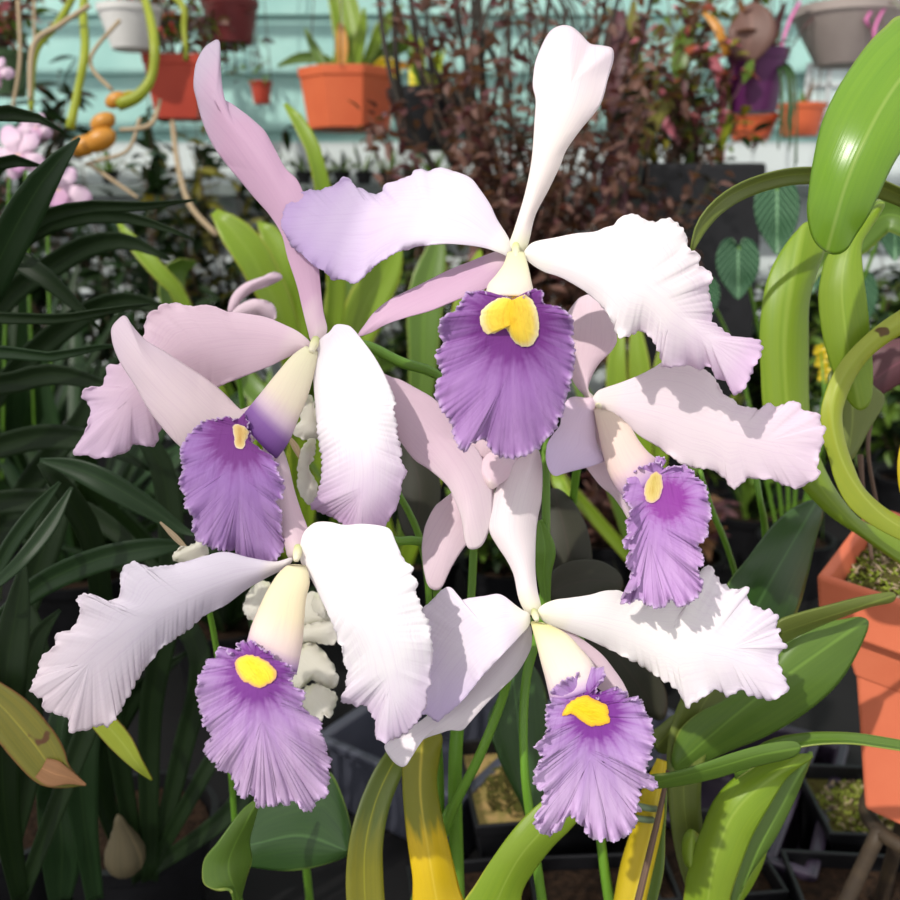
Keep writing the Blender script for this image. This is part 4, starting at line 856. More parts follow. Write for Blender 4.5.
strap_obj('leaf', [(-15,690,.42,28),(10,715,.42,42),(35,745,.42,44),(52,768,.42,36),(66,778,.42,20),(84,784,.425,3)], 'leaf_rust', p1, roll=.2, fold=.25, label='yellowing leaf with a torn brown tip')
strap_obj('withered_tip', [(42,768,.418,20),(55,774,.417,24),(70,778,.418,12),(86,785,.42,2)], 'leaf_withered', p1, fold=.2)
strap_obj('leaf', [(90,712,.43,14),(104,722,.43,22),(122,742,.43,22),(138,764,.43,12),(152,780,.435,2)], 'leaf_yellowgreen', p1, roll=.3, fold=.3)
p2_ = empty('strap_leaf_orchid', on_z(150, 880, BZ), 'second strap-leaved plant, round black pot to the right of the corner pot', 'potted plant', GL)
make_pot('pot', tuple(on_z(145, 905, BZ)), .058, .046, .078, 'blackpot', p2_)
g = rod_raw(cr3([tuple(P(126, 870, .60)), tuple(P(124, 845, .59)), tuple(P(118, 815, .58))], 14), np.array([.007,.010,.012,.013,.013,.0125,.011,.010,.008,.007,.005,.004,.003,.001]), 14)
mesh_obj('pseudobulb', g[0], g[1], M['bulb_dark'], p2_, g[2])
S2 = [([(140,880,.62,16),(110,700,.56,20),(96,560,.5,22),(70,500,.47,24),(40,462,.45,8)],'leaf_dark',.2),
 ([(40,460,.44,4),(75,468,.44,20),(110,484,.44,26),(150,508,.445,20),(180,528,.45,10),(198,536,.45,2)],'leaf_bluegreen',.3),
 ([(150,880,.62,16),(150,720,.58,22),(170,600,.55,24),(165,480,.53,24),(130,420,.52,14),(105,400,.52,2)],'leaf_dark',.1),
 ([(150,880,.62,14),(180,760,.60,20),(200,660,.58,22),(160,600,.57,20),(120,590,.57,3)],'leaf_dark',.1),
 ([(130,870,.62,16),(100,780,.60,24),(130,700,.58,24),(190,650,.58,3)],'leaf_dark',.5),
 ([(150,870,.62,14),(240,800,.60,20),(270,700,.6,22),(250,620,.62,3)],'leaf_dark',.1),
 ([(150,870,.62,12),(200,780,.60,16),(230,720,.6,14),(190,690,.62,3)],'leaf_dark',.1)]
for pts, m, rl in S2: strap_obj('leaf', pts, m, p2_, roll=rl, fold=.3)
p3_ = empty('strap_leaf_orchid', on_z(-120, 720, BZ), 'dark strap-leaved plant leaning in from the left edge at mid height', 'potted plant', GL)
make_pot('pot', tuple(on_z(-120, 720, BZ)), .075, .06, .1, 'blackpot', p3_)
S3 = [([(-120,560,.62,14),(-60,400,.50,24),(-10,280,.44,34),(22,215,.42,36),(50,170,.41,24),(80,138,.41,2)],'leaf_bluegreen',.3),
 ([(-90,560,.6,12),(-60,160,.5,14),(-20,118,.45,16),(15,112,.44,18),(42,119,.44,9),(64,132,.44,2)],'leaf_dark',.6),
 ([(-90,560,.6,12),(-60,220,.5,14),(-20,172,.45,14),(12,160,.44,15),(30,162,.44,8),(42,166,.44,2)],'leaf_dark',.6),
 ([(-100,560,.6,12),(-40,300,.5,16),(0,250,.47,20),(40,218,.46,18),(90,206,.46,14),(140,206,.46,10),(195,200,.47,2)],'leaf_dark',.5),
 ([(-100,560,.6,12),(-60,330,.5,16),(20,240,.5,20),(70,218,.49,18),(120,216,.48,14),(160,226,.48,8),(195,240,.48,2)],'leaf_dark',.4),
 ([(-90,560,.6,14),(-60,330,.46,16),(0,318,.44,14),(60,318,.43,12),(110,310,.43,8),(150,304,.44,2)],'leaf_dark',.6),
 ([(-90,600,.6,14),(-60,370,.46,16),(0,352,.44,16),(50,356,.43,12),(90,348,.43,8),(122,345,.44,2)],'leaf_bluegreen',.6),
 ([(-90,600,.6,14),(-40,260,.5,20),(20,262,.48,22),(60,290,.48,16),(100,330,.49,2)],'leaf_dark',.2),
 ([(-90,600,.6,14),(-60,420,.5,18),(20,380,.5,24),(70,375,.5,20),(140,400,.5,3)],'leaf_dark',.4),
 ([(-90,600,.6,14),(-50,480,.55,20),(20,440,.54,26),(90,440,.53,22),(150,470,.53,3)],'leaf_dark',.3),
 ([(-90,600,.6,14),(-50,520,.56,20),(30,500,.56,26),(100,520,.56,22),(170,580,.56,3)],'leaf_dark',.3),
 ([(-90,600,.62,14),(-20,340,.6,20),(60,260,.6,24),(120,240,.6,18),(170,260,.6,3)],'leaf_dark',.3),
 ([(-90,600,.62,14),(-20,420,.62,20),(60,330,.62,24),(130,300,.62,18),(200,330,.62,3)],'leaf_dark',.3),
 ([(-90,640,.62,14),(-20,560,.6,20),(40,470,.6,24),(80,420,.6,18),(100,360,.6,3)],'leaf_dark',.1)]
for pts, m, rl in S3: strap_obj('leaf', pts, m, p3_, roll=rl, fold=.3)
p4_ = strap_plant('strap_leaf_orchid', tuple(on_z(90, 640, BZ)), 34, .46, .026, ['leaf_dark', 'leaf_bluegreen'], 5, 'dense dark leafy clump filling the shade behind the left flowers', 'potted plant', GL, pot=(.075, .1, 'blackpot'), parts=True)
p5_ = strap_plant('strap_leaf_orchid', tuple(on_z(230, 690, BZ)), 24, .36, .022, ['leaf_dark'], 6, 'low dark leafy clump in shade between the two left blooms and the grey tray', 'potted plant', GL, pot=(.06, .09, 'blackpot'), parts=True)
p6_ = strap_plant('strap_leaf_orchid', tuple(on_z(20, 560, BZ)), 34, .56, .03, ['leaf_dark', 'leaf_dark', 'leaf_bluegreen'], 15, 'tall dark leafy clump farther back at the left edge', 'potted plant', GL, pot=(.08, .1, 'blackpot'), parts=True)

# ================================================================== POTS AND TRAYS LOW DOWN
def square_pot(px, py, w, h, label, rot=.1, fill='soil', mt='blackpot', group='square black nursery pots on the bench', zt=0.0):
    p = on_z(px, py, BZ + h); c = (p.x, p.y, BZ + zt)
    e = empty('nursery_pot', c, label, 'pot', group)
    make_pot('pot_shell', c, w * .707, w * .55, h, mt, e, sides=4, rot=rot + math.pi / 4, fill=fill, rim=.004, rh=.010)
    return e, c
e, c = square_pot(535, 775, .11, .085, 'black pot of tan bark chips behind the lowest flower stems', .12, 'bark')
moss(e, (c[0], c[1], BZ + .071), .046, 300, .006, 8, 'bark', 'bark_chips')
e, c = square_pot(868, 798, .085, .08, 'mossy square black pot below the terracotta pot', -.06, 'mossmat')
moss(e, (c[0], c[1], BZ + .068), .036, 500, .006, 9)
square_pot(880, 905, .10, .075, 'empty square black pot at the bottom right corner', -.08)
square_pot(1010, 830, .085, .08, 'square black pot beyond the right edge', -.05)
square_pot(700, 850, .09, .07, 'square black pot in deep shade under the broad leaves', .1)
square_pot(610, 905, .10, .065, 'square black pot in deep shade under the ruffled lip', .05)
square_pot(480, 905, .09, .06, 'square black pot in shade beside the yellow leaf foot', .15)
def tray(x0, y0, x1, y1, w, h, label, mt, rot_extra=0.0):
    a = on_z(x0, y0, BZ + h); b_ = on_z(x1, y1, BZ + h); a = np.array(a); b_ = np.array(b_)
    e = empty('seed_tray', ((a[0] + b_[0]) / 2, (a[1] + b_[1]) / 2, BZ), label, 'tray', 'plastic trays on the bench')
    d = (b_ - a); L_ = np.linalg.norm(d); d /= L_; s = np.array([-d[1], d[0], 0]); 
    c = (a + b_) / 2 + s * w / 2; c[2] = BZ
    v = []
    rings = [(1, 1, 0, .9), (1, 1, h * .86, .97), (1, 1, h * .86, 1.05), (1, 1, h, 1.08), (1, 1, h, .95), (1, 1, h * .8, .94), (1, 1, .004, .88)]
    for (_, _, z, k) in rings:
        ex = (1 - k) * .08
        for (i, j) in ((-1, -1), (1, -1), (1, 1), (-1, 1)):
            v.append(c + d * i * (L_ / 2 - ex) + s * j * (w / 2 - ex) + np.array([0, 0, z]))
    f = [(0, 3, 2, 1)]
    for r_ in range(len(rings) - 1):
        for j in range(4): f.append((r_ * 4 + j, r_ * 4 + (j + 1) % 4, (r_ + 1) * 4 + (j + 1) % 4, (r_ + 1) * 4 + j))
    f.append(tuple((len(rings) - 1) * 4 + j for j in range(4)))
    o = mesh_obj('tray_shell', v, f, M[mt], e, [(0, 0)] * len(v), smooth=False)
    b = o.modifiers.new('bev', 'BEVEL'); b.width = .003; b.segments = 2; b.limit_method = 'ANGLE'
    return e
tray(322, 735, 460, 795, .16, .075, 'grey plastic tray behind the lower left flower', 'greytray')
tray(600, 790, 705, 730, .10, .06, 'dark tray behind the bottom centre bloom', 'greytray')
tray(770, 850, 815, 735, .10, .07, 'dark purple tray with slanting rims below the level leaf', 'purpletray')
tray(810, 870, 842, 745, .03, .07, 'narrow dark purple tray against the mossy pot', 'purpletray')

# ================================================================== MIDDLE BENCH PLANTS
GB = 'bench plants in the middle distance'
k = 0
specs = [
 # px, py (foot on the bench), kind, leaves, length, width, mats, label
 (262, 520, 's', 14, .34, .026, ['leaf_bright', 'leaf_mid'], 'bright green leafy plant behind the tall pink sepal'),
 (150, 500, 's', 16, .40, .024, ['leaf_dark', 'leaf_bluegreen'], 'dusky green strap plant behind the left bloom'),
 (390, 520, 's', 18, .34, .034, ['leaf_bright', 'leaf_mid'], 'lit broad-leaved orchid behind the top flower left petal'),
 (470, 500, 's', 16, .30, .026, ['leaf_mid', 'leaf_dark'], 'dark orchid clump behind the purple top lip'),
 (560, 505, 's', 18, .32, .028, ['leaf_mid', 'leaf_bright', 'leaf_dark'], 'leafy orchid behind the gap between the two right flowers'),
 (655, 500, 's', 18, .32, .03, ['leaf_mid', 'leaf_bright'], 'sunlit strap orchid behind the right flower'),
 (600, 590, 'b', 12, .12, .018, ['leaf_maroon', 'leaf_copper'], 'low maroon-leaved plant under the narrow right lip'),
 (680, 610, 'b', 12, .12, .02, ['leaf_maroon', 'leaf_copper', 'leaf_withered'], 'low reddish brown plant left of the dark blade leaf'),
 (745, 560, 's', 14, .22, .02, ['leaf_dark', 'leaf_mid'], 'dark grassy plant behind the white petal tip'),
 (830, 500, 'b', 16, .26, .03, ['leaf_dark', 'leaf_mid'], 'dark bushy plant behind the arching right leaves'),
 (900, 520, 'b', 16, .24, .03, ['leaf_dark', 'leaf_mid'], 'dark bushy plant behind the terracotta pot'),
 (330, 600, 's', 16, .26, .02, ['leaf_dark', 'leaf_mid'], 'dark grassy plant in the gap between the left petals'),
 (420, 610, 's', 14, .22, .022, ['leaf_dark'], 'dark strap plant behind the hanging sepal tips'),
 (500, 620, 'b', 10, .14, .024, ['leaf_dark', 'leaf_mid'], 'small dark plant behind the bottom flower'),
 (640, 680, 's', 12, .14, .018, ['leaf_dark', 'leaf_reverse'], 'small shaded plant under the wide white petal'),
 (60, 470, 'b', 18, .42, .036, ['leaf_dark', 'leaf_bluegreen'], 'dark bushy plant far left behind the straps'),
 (200, 470, 'b', 16, .36, .03, ['leaf_dark', 'leaf_dark', 'leaf_mid'], 'airy green bush behind the left petals'),
 (770, 480, 'b', 16, .30, .03, ['leaf_mid', 'leaf_dark'], 'green bush under the black container'),
 (310, 480, 's', 18, .36, .02, ['leaf_mid', 'leaf_dark'], 'grassy plant under the octagonal planter'),
 (700, 530, 'b', 14, .2, .024, ['leaf_mid', 'leaf_dark', 'leaf_bright'], 'mixed green bush behind the right white petal'),
 (440, 470, 'b', 18, .34, .03, ['leaf_mid', 'leaf_dark'], 'green bush under the copper shrub'),
]
for (px_, py_, kd, n_, L_, w_, ms, lab) in specs:
    k += 1
    b_ = tuple(on_z(px_, py_, BZ))
    if kd == 's': strap_plant('bench_orchid', b_, n_, L_, w_, ms, 40 + k, lab, 'plant', GB, pot=(.055, .08, 'blackpot'))
    else: bush('leafy_plant', b_, L_, L_ * .55, n_, 16, w_ * 1.6, ms, 60 + k, lab, 'plant', GB, pot=(.05, .08, 'blackpot'))
# large single leaves placed behind the flowers
bo = empty('bench_orchid', on_z(262, 560, BZ), 'young orchid with broad sunlit yellow-green leaves left of the tall sepal', 'plant', GB)
for pts, m, rl in [([(300,560,.95,14),(292,360,.82,22),(262,275,.78,34),(236,235,.77,32),(214,212,.77,8)],'leaf_bright',.2), ([(280,560,.95,14),(190,320,.84,14),(158,272,.82,16),(135,245,.82,14),(118,222,.82,3)],'leaf_bright',.2),
     ([(290,560,.95,14),(300,330,.9,20),(285,270,.88,30),(270,235,.88,20),(258,222,.88,3)],'leaf_bright',.2), ([(300,560,.95,14),(335,300,.85,20),(318,170,.8,16),(300,125,.8,14),(285,104,.8,4)],'leaf_bright',.3),
     ([(280,560,.95,14),(200,380,.9,18),(170,300,.88,30),(176,268,.88,26),(196,262,.88,4)],'leaf_mid',.6)]:
    strap_obj('leaf', pts, m, bo, roll=rl, fold=.3)
make_pot('pot', tuple(on_z(262, 560, BZ)), .05, .04, .08, 'blackpot', bo)
bo = empty('bench_orchid', on_z(400, 580, BZ), 'orchid with fan of lit green leaves between the top and left flowers', 'plant', GB)
for pts, m, rl in [([(400,580,1.0,14),(350,400,.9,24),(360,320,.88,40),(385,270,.88,34),(400,240,.88,4)],'leaf_bright',.2), ([(400,580,1.0,14),(330,400,.9,24),(340,310,.88,36),(350,270,.88,28),(352,245,.88,4)],'leaf_mid',.2),
     ([(400,580,1.0,14),(420,400,.9,24),(425,300,.88,36),(436,250,.88,20),(440,225,.88,3)],'leaf_mid',.1), ([(400,580,1.0,14),(300,440,.9,20),(245,380,.9,22),(220,330,.9,3)],'leaf_mid',.3),
     ([(400,580,1.0,14),(450,420,.9,24),(470,300,.88,30),(480,250,.88,3)],'leaf_bright',-.2)]:
    strap_obj('leaf', pts, m, bo, roll=rl, fold=.3)
make_pot('pot', tuple(on_z(400, 580, BZ)), .05, .04, .08, 'blackpot', bo)

bo = empty('bench_orchid', on_z(640, 570, BZ), 'sunlit green orchid seen in the gap beneath the top flower right petal', 'plant', GB)
for pts, m, rl in [([(640,570,.98,12),(622,440,.92,18),(616,370,.9,20),(622,320,.9,4)],'leaf_bright',.1), ([(640,570,.98,12),(644,440,.92,18),(640,370,.9,22),(634,310,.9,4)],'leaf_bright',-.2), ([(640,570,.98,12),(662,440,.92,16),(660,380,.9,18),(668,325,.9,3)],'leaf_bright',.2),
     ([(640,570,.98,12),(600,450,.9,14),(586,400,.88,16),(570,370,.88,3)],'leaf_mid',.2), ([(640,570,.98,12),(690,470,.92,14),(716,440,.9,14),(735,470,.9,3)],'leaf_mid',.2), ([(640,570,.98,12),(560,480,.9,14),(566,500,.88,12),(540,540,.88,3)],'leaf_bright',.3)]:
    strap_obj('leaf', pts, m, bo, roll=rl, fold=.3)
make_pot('pot', tuple(on_z(640, 570, BZ)), .05, .04, .08, 'blackpot', bo)

# velvet heart-leaved plant, right
def vein_mat():
    m, nt, N, L = new_mat('veined_heart_leaf')
    t = N.new('ShaderNodeTexCoord'); s = N.new('ShaderNodeSeparateXYZ'); L.new(t.outputs['UV'], s.inputs[0])
    a = N.new('ShaderNodeMath'); a.operation = 'SUBTRACT'; a.inputs[1].default_value = .5; L.new(s.outputs[0], a.inputs[0])
    b = N.new('ShaderNodeMath'); b.operation = 'ABSOLUTE'; L.new(a.outputs[0], b.inputs[0])
    # side veins: lines of (v + 0.7 |u|) repeated
    c = N.new('ShaderNodeMath'); c.operation = 'MULTIPLY_ADD'; c.inputs[1].default_value = -0.9; L.new(b.outputs[0], c.inputs[0]); L.new(s.outputs[1], c.inputs[2])
    d = N.new('ShaderNodeMath'); d.operation = 'MULTIPLY'; d.inputs[1].default_value = 8; L.new(c.outputs[0], d.inputs[0])
    e = N.new('ShaderNodeMath'); e.operation = 'FRACT'; L.new(d.outputs[0], e.inputs[0])
    f = N.new('ShaderNodeMath'); f.operation = 'LESS_THAN'; f.inputs[1].default_value = .14; L.new(e.outputs[0], f.inputs[0])
    g = N.new('ShaderNodeMath'); g.operation = 'LESS_THAN'; g.inputs[1].default_value = .025; L.new(b.outputs[0], g.inputs[0])
    h = N.new('ShaderNodeMath'); h.operation = 'MAXIMUM'; L.new(f.outputs[0], h.inputs[0]); L.new(g.outputs[0], h.inputs[1])
    base = mixc(nt, h.outputs[0], col(38, 78, 50), col(120, 160, 120))
    return finish(m, nt, base, .45, .1, .4)
M['heartleaf'] = vein_mat()
ha = empty('heart_leaf_plant', on_z(790, 590, BZ), 'velvety heart-leaved plant with pale veins behind the arching right leaves', 'plant')
make_pot('pot', tuple(on_z(790, 590, BZ)), .05, .04, .08, 'blackpot', ha)
def heart(cx, cy, w, h, d, tilt=.3):
    o = [(cx, cy - h * .38), (cx + w * .16, cy - h * .5), (cx + w * .38, cy - h * .42), (cx + w * .5, cy - h * .15), (cx + w * .42, cy + h * .15), (cx + w * .2, cy + h * .38), (cx, cy + h * .52), (cx - w * .2, cy + h * .38), (cx - w * .42, cy + h * .15), (cx - w * .5, cy - h * .15), (cx - w * .38, cy - h * .42), (cx - w * .16, cy - h * .5)]
    patch('leaf', o, [(cx, cy - h * .36), (cx, cy), (cx, cy + h * .46)], d, [0, .6, 2.0], cup=-.4, tilt=tilt, mat=M['heartleaf'], parent=ha, step=3, M_=8, thick=.0006, rstart=2, seed=int(cx))
    q = on_z(790, 590, BZ + .07)
    a = P(cx, cy - h * .36, d)
    Geo().add(rod3([tuple(a), tuple(a * .6 + q * .4 + Vector((0, .01, .05))), tuple(q)], .0018, 6)).build('leaf_stalk', M['stem_green'], ha)
heart(777, 215, 46, 76, .86); heart(738, 268, 44, 60, .84, -.4); heart(895, 225, 40, 70, .86, .4); heart(812, 262, 40, 60, .90); heart(700, 300, 40, 50, .92); heart(858, 300, 40, 60, .92)
# small yellow flowers/bits right of the strap
for (x, y) in ((821, 352), (823, 368)):
    pass
yb = empty('yellow_flower_spray', on_z(822, 560, BZ), 'tiny yellow blossoms between the two upright right leaves', 'flowers')
G = Geo()
for (x, y) in ((819, 350), (822, 356), (820, 362), (824, 370), (823, 376)):
    c = np.array(P(x, y, .8))
    for a in range(5): G.add(leafblade(c, np.array([math.cos(a * 1.256), -.3, math.sin(a * 1.256)]), Fv, .007, .005))
G.build('blossoms', M['leaf_yellow'], yb)
Geo().add(rod3([tuple(P(821, 352, .8)), tuple(P(824, 420, .82)), tuple(on_z(822, 560, BZ))], .001, 6)).build('stem', M['stem_green'], yb)

# pale pink flowers far left
def small_flower(px_, py_, s, d, label, seed, foot):
    e = empty('orchid_flower', P(px_, py_, d), label, 'flower', 'small pale pink flowers at the left edge')
    g = np.random.RandomState(seed)
    for a0 in range(5):
        a = a0 * 1.256 + g.uniform(-.25, .25) + .3; c, s_ = math.cos(a), math.sin(a); L_ = s * g.uniform(.8, 1.1); w_ = L_ * .33
        o = [(px_ + c * L_ * t - s_ * w_ * q, py_ + s_ * L_ * t + c * w_ * q) for t, q in ((0, -.15), (.3, -.7), (.65, -1), (.95, -.55), (1.02, 0), (.95, .55), (.65, 1), (.3, .7), (0, .15))]
        patch('petal', o, [(px_, py_), (px_ + c * L_ * .5, py_ + s_ * L_ * .5), (px_ + c * L_ * .95, py_ + s_ * L_ * .95)], d, [0, -.4, .4], cup=.3, mat=M['petal'], parent=e, colfn=petal_col((236, 214, 226), (230, 206, 222), (218, 184, 212)), step=2.5, M_=6, ruf=.15, rf=.3, seed=seed + a0, thick=.0004)
    o = [(px_ - s * .2, py_), (px_ + s * .2, py_), (px_ + s * .3, py_ + s * .4), (px_, py_ + s * .6), (px_ - s * .3, py_ + s * .4)]
    patch('lip', o, [(px_, py_), (px_, py_ + s * .5)], d - .012, [0, .2], cup=.2, mat=M['petal'], parent=e, colfn=petal_col((226, 190, 120), (222, 180, 210), (212, 160, 206)), step=2.5, M_=6, ruf=.2, rf=.4, seed=seed + 9, thick=.0004)
    Geo().add(rod3([tuple(P(px_, py_, d + .01)), tuple(P(px_ - 10, py_ + 60, d + .05)), tuple(on_z(*foot, BZ))], .0016, 6)).build('stem', M['stem_green'], e)
small_flower(-4, 72, 18, .9, 'pink flower cut by the left edge, high up', 201, (-60, 560))
small_flower(18, 155, 30, .85, 'pale pink flower at left, nearest the edge', 211, (0, 600))
small_flower(58, 190, 32, .88, 'pale lilac flower at left above the dark straps', 221, (60, 600))
small_flower(36, 128, 18, .92, 'smallest pale pink flower, tucked behind the other two at left', 231, (40, 560))
bd = empty('orchid_bud', P(255, 300, .48), 'half-open pink bud above the left petals', 'bud')
patch('petal', [(228,312),(232,296),(244,284),(262,277),(275,272),(282,278),(268,286),(252,292),(240,302),(234,316)], [(231,312),(250,286),(280,275)], .48, [0,0,.5], cup=.3, tilt=.3, mat=M['petal'], parent=bd, colfn=petal_col((240,214,228),(240,216,228),(232,208,222)), ruf=.1, rf=.2)
patch('petal', [(230,318),(236,308),(250,300),(264,300),(274,306),(276,318),(268,321),(258,316),(246,320),(236,326)], [(234,318),(255,308),(274,316)], .47, [0,-.3,.2], cup=.3, tilt=.3, mat=M['petal'], parent=bd, colfn=petal_col((236,208,222),(242,220,230),(236,214,226)), ruf=.15, rf=.3)
Geo().add(stem([(232,316,.482,5),(238,370,.52,5),(250,480,.58,6),(255,640,.64,6),(255,800,.70,6)])).build('stem', M['stem_green'], bd)

# ================================================================== HANGING POTS AND THE FAR WALL
RAILZ = 2.35
rails = {}
def rail(y):
    y = round(y, 1)
    if y not in rails:
        o = Geo().add(rod3([(-2.3, y, RAILZ), (0, y, RAILZ), (2.3, y, RAILZ)], .012, 8)).build('trim_%d' % (len(rails) + 2), M['wire']); o['kind'] = 'structure'; rails[y] = o
    return y
def hanging(name, px_, yt, yb, wt, wb, d, mt, label, sides=None, rot=.39, fill='soil', cat='hanging pot', rim=.004, wires=True, group='pots hanging in front of the pale wall'):
    bt = P(px_, yb, d); h = (yb - yt) * d / FPX / math.cos(PITCH)
    rt, rb = wt / 2 * d / FPX, wb / 2 * d / FPX
    # hang exactly beneath the rail
    c = (bt.x, bt.y, bt.z)
    e = empty(name, c, label, cat, group)
    make_pot('pot', c, rt, rb, h, mt, e, sides=sides, rot=rot, fill=fill, rim=rim, rh=h * .16)
    if wires:
        ry = rail(bt.y)
        G = Geo()
        for k_ in range(3):
            t = .5 + k_ * 2.094
            G.add(rod3([(c[0] + rt * math.cos(t), c[1] + rt * math.sin(t), c[2] + h * .95), (c[0] + rt * .5 * math.cos(t), (c[1] + ry) / 2 + rt * .3 * math.sin(t), c[2] + h + (RAILZ - c[2] - h) * .5), (c[0], ry, RAILZ - .004)], .0012, 5))
        G.build('hanger_wires', M['wire'], e)
    return e, np.array([c[0], c[1], c[2] + h * .86])
def add_straps(e, top, n, L_, w_, ms, seed, el=(.9, 1.5), droop=(.1, .5), az=(0, 6.283)):
    g = np.random.RandomState(seed)
    for i in range(n):
        a = g.uniform(*az)
        geo = arch(top + np.array([math.cos(a), math.sin(a), 0]) * g.uniform(0, w_), a, L_ * g.uniform(.6, 1.1), g.uniform(*el), g.uniform(*droop), w_ * g.uniform(.7, 1.1))
        mesh_obj('leaf', geo[0], geo[1], M[ms[g.randint(len(ms))]], e, geo[2])
def add_bush(e, top, h, rad, nst, nlf, ls, mats, seed, ratio=.45, stemm='stem_brown', lo=.55, jitter=.6):
    g = np.random.RandomState(seed); G = Geo(); LG = {m: Geo() for m in mats}
    for i in range(nst):
        a = g.uniform(0, 6.283); rr_ = rad * math.sqrt(g.rand())
        tip = top + np.array([math.cos(a) * rr_, math.sin(a) * rr_ * .6, h * g.uniform(lo, 1.0)])
        mid = (top + tip) * .5 + np.array([g.uniform(-1, 1), g.uniform(-1, 1), jitter]) * abs(h) * .1
        pts = cr3([tuple(top), tuple(mid), tuple(tip)], 12)
        G.add(rod_raw(pts, np.linspace(.002, .0007, 12), 4))
        for _ in range(nlf):
            c = pts[g.randint(3, 12)] + g.normal(size=3) * ls * .4
            d = np.array([g.normal(), g.normal(), g.normal() * .6]); L_ = ls * g.uniform(.6, 1.2)
            LG[mats[g.randint(len(mats))]].add(leafblade(c, d, np.array([g.normal() * .4, g.normal() * .4, 1.0]), L_, L_ * ratio))
    G.build('stems', M[stemm], e)
    for m, q in LG.items():
        if q.v: q.build('foliage', M[m], e)

e, t = hanging('hanging_planter', 133, 12, 50, 62, 40, 1.5, 'whitepot', 'white round hanging pot, top left')
add_bush(e, t, .12, .08, 8, 14, .02, ['leaf_maroon', 'leaf_mid', 'leaf_pink'], 301)
e, t = hanging('hanging_planter', 180, 64, 120, 76, 56, 1.6, 'redpot', 'red square hanging pot below the white one', sides=4, rot=.9)
add_bush(e, t, .12, .09, 10, 14, .03, ['leaf_maroon', 'leaf_copper', 'leaf_mid'], 302)
Geo().add(rod3([tuple(P(172, 118, 1.58)), tuple(P(178, 165, 1.5)), tuple(P(190, 205, 1.45)), tuple(P(217, 235, 1.42))], .0045, 6)).build('aerial_root', M['root_tan'], e)
e, t = hanging('hanging_planter', 172, 20, 40, 40, 30, 1.9, 'redpot', 'small red hanging pot half hidden between white and maroon pots')
add_bush(e, t, .14, .06, 6, 10, .03, ['leaf_mid', 'leaf_maroon'], 303)
e, t = hanging('hanging_planter', 232, 6, 44, 56, 40, 1.7, 'maroonpot', 'maroon hanging pot with drooping red foliage')
add_bush(e, t, -.16, .09, 14, 16, .026, ['leaf_maroon', 'leaf_copper', 'leaf_mid'], 304, lo=.1)
add_straps(e, t, 8, .2, .02, ['leaf_mid', 'leaf_maroon'], 305)
e, t = hanging('hanging_planter', 350, 77, 130, 100, 84, 1.7, 'orangepot', 'orange octagonal hanging planter with upright green orchid leaves', sides=8)
for pts, m, rl in [([(332,78,1.7,10),(342,50,1.7,16),(340,20,1.7,18),(330,-20,1.7,10)],'leaf_bright',.1), ([(350,78,1.7,12),(354,45,1.69,20),(350,10,1.69,20),(340,-30,1.69,10)],'leaf_bright',-.2), ([(328,76,1.69,6),(318,55,1.69,10),(311,42,1.69,8),(305,28,1.69,2)],'leaf_mid',.2),
    ([(360,78,1.7,8),(372,50,1.7,12),(384,25,1.7,14),(402,5,1.7,3)],'leaf_bright',.2), ([(362,78,1.7,8),(380,55,1.7,12),(400,45,1.7,16),(418,38,1.7,3)],'leaf_mid',.4), ([(340,76,1.66,6),(342,50,1.66,12),(341,30,1.66,9),(340,22,1.66,2)],'bulb_orange',.1),
    ([(372,72,1.66,6),(385,64,1.65,14),(396,72,1.64,12),(394,84,1.63,3)],'leaf_yellow',.1), ([(385,78,1.66,6),(395,66,1.66,8),(408,66,1.66,6),(420,68,1.66,2)],'bulb_orange',.1), ([(345,78,1.7,8),(325,60,1.7,10),(300,58,1.7,10),(278,66,1.7,3)],'leaf_mid',.1), ([(352,76,1.68,8),(356,60,1.68,12),(362,30,1.68,10),(364,8,1.68,3)],'leaf_bright',.3)]:
    strap_obj('leaf', pts, m, e, roll=rl, fold=.25, n=16)
tg = empty('plant_tag', P(413, 80, 1.6), 'yellow plant tag sticking out beside the orange planter', 'tag')
a = [P(409, 64, 1.6), P(417, 64, 1.6), P(417, 91, 1.6), P(409, 91, 1.6)]
mesh_obj('tag_card', [tuple(q) for q in a], [(0, 1, 2, 3)], M['tag'], tg, [(0, 0)] * 4, smooth=False, thick=.001)
Geo().add(rod3([tuple(P(413, 91, 1.6)), tuple(P(408, 110, 1.64)), tuple(P(398, 118, 1.655))], .001, 5)).build('wire', M['wire'], tg)
e, t = hanging('hanging_planter', 430, 96, 150, 84, 56, 1.55, 'blackpot', 'black hanging pot crowded with yellow-green leaves, centre')
add_straps(e, t, 14, .16, .014, ['leaf_bright', 'leaf_yellowgreen', 'leaf_mid'], 306)
e, t = hanging('hanging_planter', 753, 57, 113, 58, 44, 1.4, 'purplepot', 'dark purple hanging pot, upper right')
add_straps(e, t, 9, .12, .022, ['leaf_maroon', 'leaf_withered', 'leaf_rust'], 307)
strap_obj('leaf', [(745,60,1.33,20),(750,40,1.32,44),(752,22,1.32,40),(748,4,1.33,10)], 'leaf_copper', e, fold=.2, n=16)
strap_obj('leaf', [(728,56,1.36,8),(722,40,1.35,9),(715,24,1.35,8),(703,12,1.36,3)], 'bulb_orange', e, fold=.2, n=16)
G = Geo(); g_ = np.random.RandomState(4)
for i in range(16):
    x = 785 + g_.uniform(-6, 10); G.add(rod3([tuple(P(768, 58, 1.4)), tuple(P(x, 75, 1.34)), tuple(P(x + g_.uniform(-4, 4), g_.uniform(120, 170), 1.34))], .0012, 4))
G.build('trailing_strands', M['stem_dark'], e)
e, t = hanging('hanging_planter', 750, 117, 141, 52, 34, 1.95, 'orangepot', 'small round orange pot hanging left of its twin on the wall', fill='soil')
add_straps(e, t, 6, .08, .01, ['leaf_withered', 'leaf_mid'], 308)
